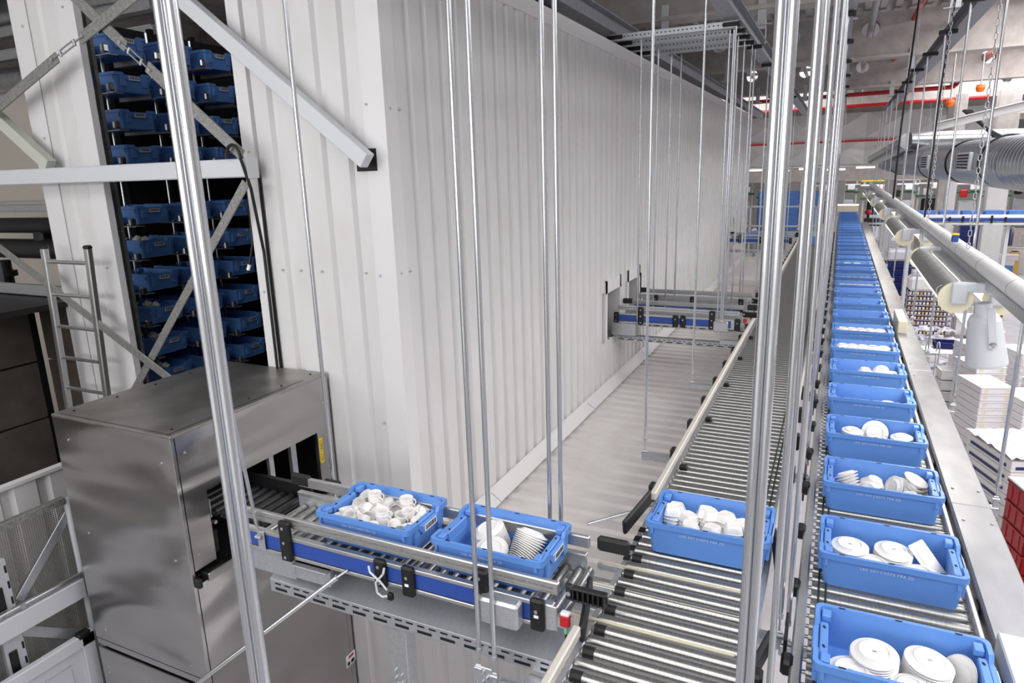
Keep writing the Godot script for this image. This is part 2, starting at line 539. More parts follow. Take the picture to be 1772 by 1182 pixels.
	for p in [Vector2(-3.6, 5.37), Vector2(-3.43, 5.37), Vector2(-3.24, 5.37), Vector2(-2.86, 5.37), Vector2(-2.74, 5.36), Vector2(-2.75, 6.45), Vector2(-2.81, 4.30), Vector2(-3.80, 5.20), Vector2(-3.79, 6.20)]:
		sc.rod(Vector3(p.x, p.y, Z), Vector3(p.x, p.y, Z + 0.022), 0.008, -1, 8)
	part(f, "screw", sc, M.grey)
	var lf := corrugated(Vector3(-5.45, 2.0, Z), Vector3.LEFT, Vector3.BACK, 0.60, Vector3(0, 5.7, 0), 0.215, 0.02)
	var l := struct("wall_store_left", lf, M.panel)
	part(l, "edge_cover", B.new().span(Vector3(-6.24, 2.0, Z - 0.06), Vector3(-6.0, 7.7, Z + 0.006)), M.trim)
	part(l, "jamb_cover", B.new().span(Vector3(-5.62, 2.0, Z - 0.05), Vector3(-5.43, 7.7, Z + 0.006)), M.trim)
	part(l, "joint", B.new().span(Vector3(-6.012, 2.0, Z), Vector3(-6.004, 7.7, Z + 0.0075)), M.stamp)
	part(l, "core", B.new().span(Vector3(-6.24, 2.0, Z - 0.06), Vector3(-5.5, 7.7, Z - 0.03)), M.trim)
	var s2 := B.new()
	for p in [Vector2(-6.09, 7.27), Vector2(-5.55, 7.35), Vector2(-6.08, 6.40), Vector2(-6.1, 5.35), Vector2(-5.56, 5.32)]:
		s2.rod(Vector3(p.x, p.y, Z), Vector3(p.x, p.y, Z + 0.018), 0.009, -1, 8)
	part(l, "screw", s2, M.grey)
	# lower wall under the deck and the deck itself
	struct("wall_store_lower", corrugated(Vector3(-0.55, 0, Z), Vector3.LEFT, Vector3.BACK, 2.17, Vector3(0, 3.1, 0)), M.panel)
	var d := corrugated(Vector3(X, 3.15, Z), Vector3(0, 0, -1), Vector3.UP, 19.1, Vector3(2.12, 0, 0), 0.224, 0.028, [0.34, 0.10, 0.46])
	d.span(Vector3(X, 3.0, -22.8), Vector3(-0.5, 3.12, Z - 0.02))
	var dk := struct("floor_deck", d, M.deck)
	part(dk, "edge_cover", B.new().span(Vector3(-0.53, 2.6, -22.8), Vector3(-0.49, 3.17, Z)), M.trim)
	part(dk, "far_cover", B.new().span(Vector3(X, 3.12, -22.8), Vector3(-0.5, 3.19, -17.2)), M.deck)

func tower() -> void:
	# the storage tower seen through the opening: dark lining, uprights, ledges
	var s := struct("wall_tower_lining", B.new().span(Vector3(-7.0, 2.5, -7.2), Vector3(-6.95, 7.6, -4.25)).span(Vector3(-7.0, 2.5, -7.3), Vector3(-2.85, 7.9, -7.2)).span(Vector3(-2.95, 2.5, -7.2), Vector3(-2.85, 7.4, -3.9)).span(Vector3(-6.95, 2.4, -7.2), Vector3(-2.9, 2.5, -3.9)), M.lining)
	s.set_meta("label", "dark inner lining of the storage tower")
	var t := thing("storage_rack", "dark steel storage rack of angle ledges holding blue crates in the tower opening", "rack", Vector3(0, 0, 0))
	part(t, "edge_post", B.new().span(Vector3(-5.585, 2.6, -3.90), Vector3(-5.54, 7.6, -3.87)), M.zinc_dull)
	for k in 3:
		part(t, "post", B.new().span(Vector3(-6.82, 2.6, -4.88 - k * 0.53), Vector3(-6.76, 7.6, -4.93 - k * 0.53)), M.steel_dark)
		part(t, "guide_rod", B.new().rod(Vector3(-6.55, 2.6, -4.66 - k * 0.53), Vector3(-6.55, 7.5, -4.66 - k * 0.53), 0.016, -1, 8), M.tube)
	for yy in TOWER_Y:
		for k in 4:
			var zz: float = -4.40 - k * 0.53
			part(t, "ledge", B.new().span(Vector3(-6.75, yy - 0.198, zz), Vector3(-6.08, yy - 0.190, zz - 0.10)).span(Vector3(-6.75, yy - 0.198, zz + 0.002), Vector3(-6.28, yy - 0.105, zz - 0.006)), M.zinc)
			part(t, "stop_tab", B.new().bbox(Vector3(-6.075, yy - 0.15, zz + 0.03), Vector3(0.05, 0.075, 0.06), 0.012), M.tube)
	for k in 3:
		part(t, "cross_tie", B.new().span(Vector3(-6.8, 6.06, -4.4 - k * 0.9), Vector3(-3.0, 6.10, -4.45 - k * 0.9)), M.steel_dark)
	# frame in front of the tower: beam, flat braces with turnbuckles
	var zf := -3.55
	var bm := thing("frame_beam", "light grey box beam across the front of the tower opening", "beam", Vector3(0, 0, zf))
	part(bm, "body", B.new().bbox(Vector3(-6.15, 6.088, -0.03), Vector3(5.0, 0.125, 0.09), 0.008), M.lightgrey)
	part(bm, "end_plate", B.new().box(Vector3(-3.655, 6.09, -0.03), Vector3(0.012, 0.14, 0.1)), M.lightgrey)
	flat_brace("upper flat bar brace rising to the right with a turnbuckle", zf + 0.03, [Vector2(-7.9, 6.10), Vector2(-5.44, 6.955), Vector2(-5.14, 7.05), Vector2(-4.35, 7.31)])
	flat_brace("upper flat bar brace falling to the right with a turnbuckle", zf + 0.01, [Vector2(-5.35, 7.50), Vector2(-4.685, 6.955), Vector2(-4.50, 6.81), Vector2(-3.69, 6.17)])
	var br := thing("flat_brace", "lower flat bar brace falling to the right behind the cabinet", "brace")
	part(br, "bar", bar2(Vector2(-7.8, 6.05), Vector2(-4.60, 4.40), 0.075, zf + 0.03), M.zinc_dull)
	br = thing("flat_brace", "lower flat bar brace rising to the beam end at the right", "brace")
	part(br, "bar", bar2(Vector2(-5.25, 4.31), Vector2(-3.69, 5.99), 0.07, zf + 0.01), M.zinc_dull)
	var tb := thing("tube_brace", "white square tube brace running down into a hole in the corrugated front", "brace")
	part(tb, "tube", bar2(Vector2(-4.35, 7.38), Vector2(-2.70, 6.10), 0.10, -3.6, 0.08), M.lightgrey)
	tb = thing("tube_brace", "short pale green tube brace ending on the grey box beam", "brace")
	part(tb, "tube", bar2(Vector2(-8.0, 7.63), Vector2(-5.90, 6.17), 0.10, -3.6, 0.08), mat(Color(0.74, 0.75, 0.71), 0.5))
	var cb := thing("loop_cable", "black cable looping over the beam end and down the jamb", "cable")
	var pth := []
	for i in 15:
		var a := PI * i / 14.0
		pth.append(Vector3(-3.735 - cos(a) * 0.065 * 1.0, 6.15 + sin(a) * 0.09, -3.5))
	pth.append(Vector3(-3.66, 5.95, -3.55)); pth.append(Vector3(-3.72, 5.5, -3.66)); pth.append(Vector3(-3.722, 4.6, -3.66))
	part(cb, "cord", B.new().tube(pth, 0.011, 8), M.black)
	var hc := thing("hanging_plug", "black cable end with a white tag hanging in the tower opening", "cable")
	part(hc, "cord", B.new().tube([Vector3(-3.87, 5.95, -3.72), Vector3(-3.865, 5.55, -3.70), Vector3(-3.90, 5.42, -3.69), Vector3(-3.93, 5.34, -3.68)], 0.009, 8), M.black)
	part(hc, "tag", B.new().rod(Vector3(-3.907, 5.40, -3.688), Vector3(-3.922, 5.36, -3.683), 0.013, -1, 8), M.white)

const TOWER_Y := [7.35, 7.02, 6.69, 6.37, 5.80, 5.47, 5.14, 4.81, 4.48, 4.165]

func bar2(a: Vector2, b: Vector2, w: float, z: float, dep := 0.012) -> B:
	var d := (b - a).normalized()
	var bs := Basis(Vector3.BACK, d.angle())
	var c := (a + b) / 2.0
	return B.new().bbox(Vector3(c.x, c.y, z), Vector3((b - a).length(), w, dep), 0.004, bs)

func flat_brace(label: String, z: float, p: Array) -> void:
	var t := thing("flat_brace", label, "brace")
	part(t, "bar", bar2(p[0], p[1], 0.085, z), M.zinc_dull)
	part(t, "bar", bar2(p[2], p[3], 0.085, z), M.zinc_dull)
	var a := Vector3(p[1].x, p[1].y, z + 0.012)
	var b := Vector3(p[2].x, p[2].y, z + 0.012)
	var d := (b - a).normalized()
	var s := Vector3(-d.y, d.x, 0) * 0.018
	var L0 := (b - a).length()
	var k := B.new()
	k.rod(a - d * 0.03, a + d * L0 * 0.25, 0.007, -1, 8).rod(b + d * 0.03, b - d * L0 * 0.25, 0.007, -1, 8)
	for q in [s, -s]:
		k.rod(a + d * L0 * 0.2 + q, b - d * L0 * 0.2 + q, 0.006, -1, 8)
	k.rod(a + d * L0 * 0.2 - s * 1.3, a + d * L0 * 0.2 + s * 1.3, 0.010, -1, 8).rod(b - d * L0 * 0.2 - s * 1.3, b - d * L0 * 0.2 + s * 1.3, 0.010, -1, 8)
	part(t, "turnbuckle", k, M.zinc)
	for q in [a - d * 0.05, b + d * 0.05]:
		part(t, "bolt", B.new().rod(q - Vector3(0, 0, 0.03), q + Vector3(0, 0, 0.012), 0.014, -1, 6), M.zinc)

# ---------------------------------------------------------------- stainless cabinet
func cabinet() -> void:
	var t := thing("steel_cabinet", "large stainless steel cabinet with a conveyor opening in its side", "cabinet")
	var x0 := -4.35
	var x1 := -3.28
	var z0 := -3.69
	var z1 := -2.37
	var top := 4.62
	var side := B.new()
	var pth := 0.03
	side.span(Vector3(x1 - pth, 4.22, z0 + 0.05), Vector3(x1, top - 0.012, z1 - 0.03))
	side.span(Vector3(x1 - pth, 3.76, z1 - 0.185), Vector3(x1, 4.22, z1 - 0.03))
	side.span(Vector3(x1 - pth, 3.76, z0 + 0.05), Vector3(x1, 4.22, -3.53))
	part(t, "upper_side_panel", side, M.steel)
	part(t, "corner_strip", B.new().span(Vector3(x1 - 0.05, 0, z0), Vector3(x1 - 0.002, top - 0.01, z0 + 0.045)), M.steel)
	part(t, "corner_strip", B.new().span(Vector3(x1 - 0.05, 0, z1 - 0.025), Vector3(x1 - 0.002, top - 0.012, z1 - 0.003)), M.steel)
	part(t, "lower_side_panel", B.new().span(Vector3(x1 - pth, 0, z0 + 0.05), Vector3(x1, 3.665, z1 - 0.03)), M.steel)
	var lg := part(t, "ledge", B.new().bbox(Vector3(x1 + 0.012, 3.70, (z0 + z1) / 2 - 0.03), Vector3(0.07, 0.055, 1.22), 0.006), M.steel)
	part(lg, "end_cap", B.new().bbox(Vector3(x1 + 0.015, 3.69, z1 - 0.025), Vector3(0.05, 0.06, 0.03), 0.006), M.rubber)
	part(t, "front_panel", B.new().bbox(Vector3((x0 + x1) / 2, (3.015 + top) / 2, z1 - 0.01), Vector3(x1 - x0, top - 3.015, 0.02), 0.004), M.steel)
	part(t, "front_strip", B.new().span(Vector3(x0, 2.965, z1 - 0.02), Vector3(x1, 3.008, z1 - 0.004)), M.steel)
	part(t, "lower_front_panel", B.new().bbox(Vector3((x0 + x1) / 2, 1.47, z1 - 0.01), Vector3(x1 - x0, 2.94, 0.02), 0.004), M.steel)
	part(t, "left_panel", B.new().span(Vector3(x0, 0, z0), Vector3(x0 + 0.03, top - 0.01, z1 - 0.03)), M.steel)
	part(t, "rear_panel", B.new().span(Vector3(x0 + 0.03, 0, z0), Vector3(x1 - 0.05, top - 0.01, z0 + 0.03)), M.steel)
	part(t, "top_panel", B.new().bbox(Vector3((x0 + x1) / 2, top - 0.005, (z0 + z1) / 2), Vector3(x1 - x0 + 0.004, 0.02, z1 - z0), 0.004), M.steel_top)
	part(t, "top_seam", B.new().span(Vector3(x1 - 0.045, top + 0.003, z0 + 0.2), Vector3(x1 - 0.038, top + 0.006, z1 - 0.02)).span(Vector3(x0 + 0.05, top + 0.003, z1 - 0.03), Vector3(x1 - 0.02, top + 0.006, z1 - 0.026)), M.dark)
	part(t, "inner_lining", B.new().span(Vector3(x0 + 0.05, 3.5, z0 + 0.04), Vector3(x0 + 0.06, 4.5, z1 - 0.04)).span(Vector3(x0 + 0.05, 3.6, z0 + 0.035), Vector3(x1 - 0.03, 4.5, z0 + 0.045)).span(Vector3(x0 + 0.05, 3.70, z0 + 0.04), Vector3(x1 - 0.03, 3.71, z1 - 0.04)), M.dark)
	part(t, "door_post", B.new().span(Vector3(x1 - 0.07, 3.8, -3.14), Vector3(x1 - 0.045, 4.22, -3.10)), M.zinc)
	part(t, "door_post", B.new().span(Vector3(x1 - 0.12, 3.8, -3.40), Vector3(x1 - 0.09, 4.22, -3.35)), M.zinc)
	var arm := B.new().rod(Vector3(x1 - 0.1, 3.92, -2.98), Vector3(x1 - 0.1, 4.08, -2.98), 0.010, -1, 8)
	arm.rod(Vector3(x1 - 0.1, 4.03, -2.84), Vector3(x1 - 0.1, 4.03, -3.06), 0.012, -1, 8).rod(Vector3(x1 - 0.1, 4.04, -3.06), Vector3(x1 - 0.06, 3.98, -3.10), 0.009, -1, 8)
	arm.bbox(Vector3(x1 - 0.1, 4.03, -2.98), Vector3(0.04, 0.03, 0.05), 0.006)
	part(t, "sensor_clamp", arm, M.zinc)
	part(t, "mechanism", B.new().bbox(Vector3(x1 - 0.08, 3.84, -2.60), Vector3(0.06, 0.16, 0.06), 0.006).bbox(Vector3(x1 - 0.05, 3.95, -2.585), Vector3(0.02, 0.20, 0.02), 0.004), M.steel_dark)
	part(t, "mechanism_rod", B.new().rod(Vector3(x1 - 0.03, 4.02, -2.585), Vector3(x1 - 0.03, 4.14, -2.585), 0.006, -1, 8).rod(Vector3(x1 - 0.04, 3.98, -2.60), Vector3(x1 - 0.015, 3.98, -2.60), 0.012, -1, 8), M.zinc)
	for p in [Vector2(-4.22, 4.47), Vector2(-3.38, 4.45), Vector2(-4.20, 3.83), Vector2(-3.40, 3.82), Vector2(-4.23, 3.10), Vector2(-3.42, 3.08), Vector2(-4.28, 2.80), Vector2(-4.28, 2.75)]:
		part(t, "screw", B.new().rod(Vector3(p.x, p.y, z1), Vector3(p.x, p.y, z1 + 0.006), 0.009, 0.005, 10), M.zinc)
	for p in [Vector2(4.50, -2.45), Vector2(3.85, -2.44), Vector2(3.5, -2.47), Vector2(4.42, -3.62), Vector2(4.17, -3.62), Vector2(3.92, -3.62)]:
		part(t, "screw", B.new().rod(Vector3(x1, p.x, p.y), Vector3(x1 + 0.006, p.x, p.y), 0.009, 0.005, 10), M.zinc)
	for i in 5:
		for xx in [x0 + 0.09, x1 - 0.09]:
			part(t, "screw", B.new().rod(Vector3(xx, top + 0.004, z1 - 0.09 - i * 0.29), Vector3(xx, top + 0.011, z1 - 0.09 - i * 0.29), 0.010, 0.006, 10), M.dark)
	# yellow plate with a code, and a small white plate low on the side
	var yl := part(t, "code_plate", B.new().box(Vector3(x1 + 0.002, 4.075, -3.555), Vector3(0.004, 0.19, 0.032)), M.yellow)
	var tm := lettering("W011B801", 0.026)
	var yx := Transform3D(Basis(Vector3.UP, PI / 2) * Basis(Vector3.BACK, PI / 2), Vector3(x1 + 0.0045, 4.075, -3.555))
	part(yl, "lettering", tm, M.black, yx)
	var lb := part(t, "rating_plate", B.new().box(Vector3(x1 + 0.002, 2.235, -3.64), Vector3(0.004, 0.10, 0.11)), M.white)
	part(lb, "print", B.new().box(Vector3(x1 + 0.005, 2.262, -3.645), Vector3(0.002, 0.02, 0.06)), M.red)
	part(lb, "print", B.new().box(Vector3(x1 + 0.005, 2.21, -3.61), Vector3(0.002, 0.03, 0.03)).box(Vector3(x1 + 0.005, 2.21, -3.66), Vector3(0.002, 0.03, 0.04)), M.black)

func lettering(s: String, h: float, space := 0) -> TextMesh:
	var f := SystemFont.new()
	f.font_names = PackedStringArray(["Droid Sans"])
	var m := TextMesh.new()
	m.text = s
	var fv := FontVariation.new()
	fv.base_font = f
	fv.spacing_glyph = space
	m.font = fv
	m.font_size = 24
	m.pixel_size = h / 17.5
	m.depth = 0.0006
	m.curve_step = 4.0
	m.horizontal_alignment = HORIZONTAL_ALIGNMENT_CENTER
	m.vertical_alignment = VERTICAL_ALIGNMENT_CENTER
	return m

# ---------------------------------------------------------------- left of the cabinet
func left_side() -> void:
	# ladder
	var ld := thing("aluminium_ladder", "aluminium ladder with black end caps leaning by the white tower panel", "ladder")
	var zl := -3.52
	var rl := [[Vector3(-6.07, 5.50, zl), Vector3(-6.19, 3.6, zl)], [Vector3(-5.49, 5.51, zl), Vector3(-5.63, 3.6, zl)]]
	for r in rl:
		var d: Vector3 = (r[1] - r[0]).normalized()
		var bs := Basis(d.cross(Vector3.BACK).normalized(), -d, Vector3.BACK)
		part(ld, "stile", B.new().bbox((r[0] + r[1]) / 2.0, Vector3(0.055, (r[1] - r[0]).length(), 0.05), 0.008, bs), M.alu)
		part(ld, "end_cap", B.new().bbox(r[0] + Vector3(0, 0.005, 0), Vector3(0.062, 0.035, 0.058), 0.012), M.black)
	for i in 6:
		var y := 5.385 - i * 0.283
		var k := (5.5 - y) / 1.9
		part(ld, "rung", B.new().rod(Vector3(-6.07 - 0.12 * k, y, zl), Vector3(-5.49 - 0.14 * k, y, zl), 0.016, -1, 10), M.alu)
	# dark plant housing behind, with its panels
	var h := thing("plant_housing", "dark brown plant housing of large bolted panels behind the ladder", "housing")
	for i in 5:
		for k in 4:
			var y0 := 4.94 - (i + 1) * 0.56 + 0.015
			part(h, "panel", B.new().bbox(Vector3(-6.82, y0 + 0.27, -3.20 + k * 0.98), Vector3(0.05, 0.545, 0.965), 0.006), M.brown)
		part(h, "panel", B.new().bbox(Vector3(-6.495, 4.94 - i * 0.56 - 0.27, -3.80), Vector3(0.595, 0.545, 0.05), 0.006), M.brown)
	part(h, "cap", B.new().span(Vector3(-8.6, 4.95, -3.85), Vector3(-6.2, 5.0, 0.6)), M.steel_dark)
	part(h, "body", B.new().span(Vector3(-8.6, 0, -3.77), Vector3(-6.85, 4.95, 0.6)), M.dark)
	# black pipework on top
	var pw := thing("black_pipework", "thick black insulated pipes and valves above the plant housing", "pipework")
	part(pw, "upper_pipe", B.new().rod(Vector3(-10.5, 5.58, -4.6), Vector3(-7.08, 5.60, -4.6), 0.085, -1, 20), M.rubber)
	part(pw, "lower_pipe", B.new().rod(Vector3(-10.5, 5.32, -4.6), Vector3(-7.08, 5.34, -4.6), 0.11, -1, 20), M.rubber)
	part(pw, "elbow", B.new().bbox(Vector3(-7.95, 5.45, -4.62), Vector3(0.16, 0.3, 0.14), 0.03), M.rubber)
	part(pw, "valve", B.new().rod(Vector3(-8.62, 5.2, -4.5), Vector3(-8.62, 4.7, -4.5), 0.095, -1, 18).rod(Vector3(-8.78, 4.78, -4.5), Vector3(-8.12, 4.78, -4.42), 0.15, -1, 18).rod(Vector3(-8.45, 4.80, -4.5), Vector3(-8.45, 4.36, -4.45), 0.10, -1, 18), M.rubber)
	part(pw, "flange", B.new().rod(Vector3(-8.62, 5.08, -4.5), Vector3(-8.62, 5.02, -4.5), 0.14, -1, 18), M.rubber)
	var fr := thing("pipe_support", "slotted galvanized support frame with a red cap around the black pipes", "support")
	part(fr, "post", B.new().bbox(Vector3(-7.65, 5.35, -3.95), Vector3(0.07, 0.72, 0.05), 0.006), M.zinc)
	for i in 5:
		part(fr, "slot", B.new().box(Vector3(-7.65, 5.10 + i * 0.13, -3.922), Vector3(0.02, 0.06, 0.004)), M.dark)
	part(fr, "end_cap", B.new().bbox(Vector3(-7.65, 5.73, -3.95), Vector3(0.08, 0.05, 0.06), 0.008), M.red)
	part(fr, "crossbar", B.new().bbox(Vector3(-8.4, 5.80, -4.25), Vector3(2.6, 0.075, 0.05), 0.006), M.zinc)
	part(fr, "crossbar", B.new().bbox(Vector3(-8.4, 5.865, -4.25), Vector3(2.6, 0.02, 0.05), 0.004), M.tube)
	part(fr, "lower_crossbar", B.new().bbox(Vector3(-7.45, 5.06, -3.80), Vector3(2.3, 0.10, 0.05), 0.006), M.zinc)
	# pale partition with a door far to the left
	var pt := struct("wall_plant_room", B.new().span(Vector3(-13, 0, -6.4), Vector3(-7.05, 7.45, -6.2)), mat(Color(0.80, 0.77, 0.73), 0.6))
	part(pt, "ledge", B.new().span(Vector3(-10.0, 6.72, -6.2), Vector3(-7.06, 6.78, -6.12)), M.grey)
	part(pt, "door_leaf", B.new().span(Vector3(-9.45, 4.3, -6.2), Vector3(-7.0, 6.68, -6.17)), mat(Color(0.62, 0.58, 0.58), 0.6))
	part(pt, "door_frame", B.new().span(Vector3(-9.72, 4.3, -6.2), Vector3(-9.55, 7.2, -6.14)), M.grey)
	# silver ducts top left
	for i in 3:
		var y: float = [8.15, 7.72, 7.38][i]
		var d := B.new().rod(Vector3(-13, y + 0.12, -6.0), Vector3(-7.06, y - 0.02, -6.0), [0.24, 0.05, 0.15][i], -1, 20)
		solo("silver_duct", d, M.duct, ["wide silver duct in the top left corner", "thin silver pipe between the ducts at top left", "foil wrapped silver duct lowest at top left"][i], "duct", "ducts above the plant room")
	for i in 2:
		var tr := thing("cable_tray", ["upper perforated cable tray beside the silver ducts", "lower perforated cable tray beside the silver ducts"][i], "tray", Vector3(0, 7.62 + i * 0.27, -5.7))
		part(tr, "body", B.new().span(Vector3(-13, 0, -0.1), Vector3(-7.06, 0.09, 0.0)), M.zinc)
		part(tr, "lip", B.new().span(Vector3(-13, 0.09, -0.1), Vector3(-7.06, 0.105, 0.02)).span(Vector3(-13, -0.015, -0.1), Vector3(-7.06, 0.0, 0.02)), M.tube)
	# low corrugated guard wall, mesh guard, pale panel
	var gw := struct("wall_low_guard", corrugated(Vector3(-4.95, 0, -2.75), Vector3(0, 0, 1), Vector3.RIGHT, 3.0, Vector3(0, 4.03, 0), 0.24, 0.03), M.panel)
	part(gw, "cap", B.new().span(Vector3(-5.0, 4.02, -2.75), Vector3(-4.935, 4.045, 0.2)), M.trim)
	var g := thing("mesh_guard", "guard frame with fine wire mesh left of the steel cabinet", "guard")
	var xg := -4.55
	part(g, "post", B.new().rod(Vector3(xg, 0, -2.47), Vector3(xg, 3.96, -2.47), 0.022, -1, 12), M.lightgrey)
	part(g, "top_rail", B.new().bbox(Vector3(xg, 3.96, -1.2), Vector3(0.05, 0.05, 2.5), 0.005), M.zinc_dull)
	part(g, "middle_rail", B.new().bbox(Vector3(xg + 0.02, 3.31, -1.2), Vector3(0.06, 0.14, 2.5), 0.006), M.lightgrey)
	part(g, "conduit", B.new().rod(Vector3(xg + 0.03, 3.41, -2.45), Vector3(xg + 0.03, 3.41, 0.1), 0.018, -1, 10), M.tube)
	part(g, "clip", B.new().box(Vector3(xg + 0.05, 3.41, -2.06), Vector3(0.01, 0.03, 0.03)), M.zinc)
	part(g, "brace", B.new().bbox(Vector3(xg - 0.03, 3.63, -2.28), Vector3(0.01, 0.58, 0.06), 0.003, Basis(Vector3.RIGHT, -0.75)), M.zinc)
	part(g, "lower_brace", B.new().bbox(Vector3(xg - 0.03, 3.1, -2.2), Vector3(0.01, 0.6, 0.07), 0.003, Basis(Vector3.RIGHT, 0.9)), M.zinc)
	var wm := B.new()
	var i := 0
	while i < 75:
		var zz := -2.46 + i * 0.014
		wm.box(Vector3(xg - 0.045, 3.35, zz), Vector3(0.003, 1.2, 0.004))
		i += 1
	for k in 86:
		wm.box(Vector3(xg - 0.045, 2.76 + k * 0.014, -1.94), Vector3(0.003, 0.004, 1.04))
	var ms := part(g, "wire_mesh", wm, M.mesh)
	ms.set_meta("kind", "stuff")
	var sp := thing("slotted_channel", "grey slotted steel channel standing behind the guard rails", "channel", Vector3(xg - 0.03, 0, -1.99))
	part(sp, "body", B.new().bbox(Vector3(0, 3.2, 0), Vector3(0.05, 1.1, 0.12), 0.006), M.grey)
	for k in 9:
		part(sp, "slot", B.new().box(Vector3(0.026, 2.8 + k * 0.11, -0.045), Vector3(0.004, 0.05, 0.012)), M.dark)
	for k in 2:
		part(sp, "socket", B.new().bbox(Vector3(0.03, 3.05 + k * 0.45, 0.02), Vector3(0.01, 0.16, 0.05), 0.004), M.black)
	var wp := thing("guard_panel", "pale grey framed sheet panel with a black corner cap at lower left", "panel", Vector3(xg + 0.05, 0, 0))
	part(wp, "sheet", B.new().span(Vector3(-0.01, 0.1, -2.40), Vector3(0.01, 2.95, 0.2)), M.lightgrey)
	part(wp, "frame", B.new().bbox(Vector3(0.01, 2.96, -1.1), Vector3(0.05, 0.09, 2.65), 0.006).bbox(Vector3(0.01, 1.5, -2.38), Vector3(0.05, 3.0, 0.09), 0.006), M.lightgrey)
	part(wp, "inner_frame", B.new().box(Vector3(0.013, 2.83, -1.2), Vector3(0.006, 0.008, 2.1)).box(Vector3(0.013, 1.5, -2.25), Vector3(0.006, 2.6, 0.008)), M.grey)
	part(wp, "corner_cap", B.new().bbox(Vector3(0.012, 3.0, -2.36), Vector3(0.06, 0.05, 0.09), 0.012), M.black)

# ---------------------------------------------------------------- steel under the roof
func ibeam(x: float, y: float, z0: float, z1: float, w: float, h: float) -> B:
	var hw := w / 2.0
	var t := 0.014
	var o := [Vector2(x - hw, y), Vector2(x + hw, y), Vector2(x + hw, y + t), Vector2(x + t / 2, y + t), Vector2(x + t / 2, y + h - t), Vector2(x + hw, y + h - t), Vector2(x + hw, y + h), Vector2(x - hw, y + h), Vector2(x - hw, y + h - t), Vector2(x - t / 2, y + h - t), Vector2(x - t / 2, y + t), Vector2(x - hw, y + t)]
	return B.new().profile_z(o, z0, z1)

func clamp_at(p: Node, x: float, y: float, z: float) -> void:
	part(p, "beam_clamp", B.new().bbox(Vector3(x, y, z), Vector3(0.20, 0.05, 0.06), 0.008).box(Vector3(x, y, z + 0.031), Vector3(0.09, 0.014, 0.004)), M.black)

const HZ := [-2.95, -4.80, -6.68, -8.60, -10.5, -12.45, -14.4, -16.45, -18.55]

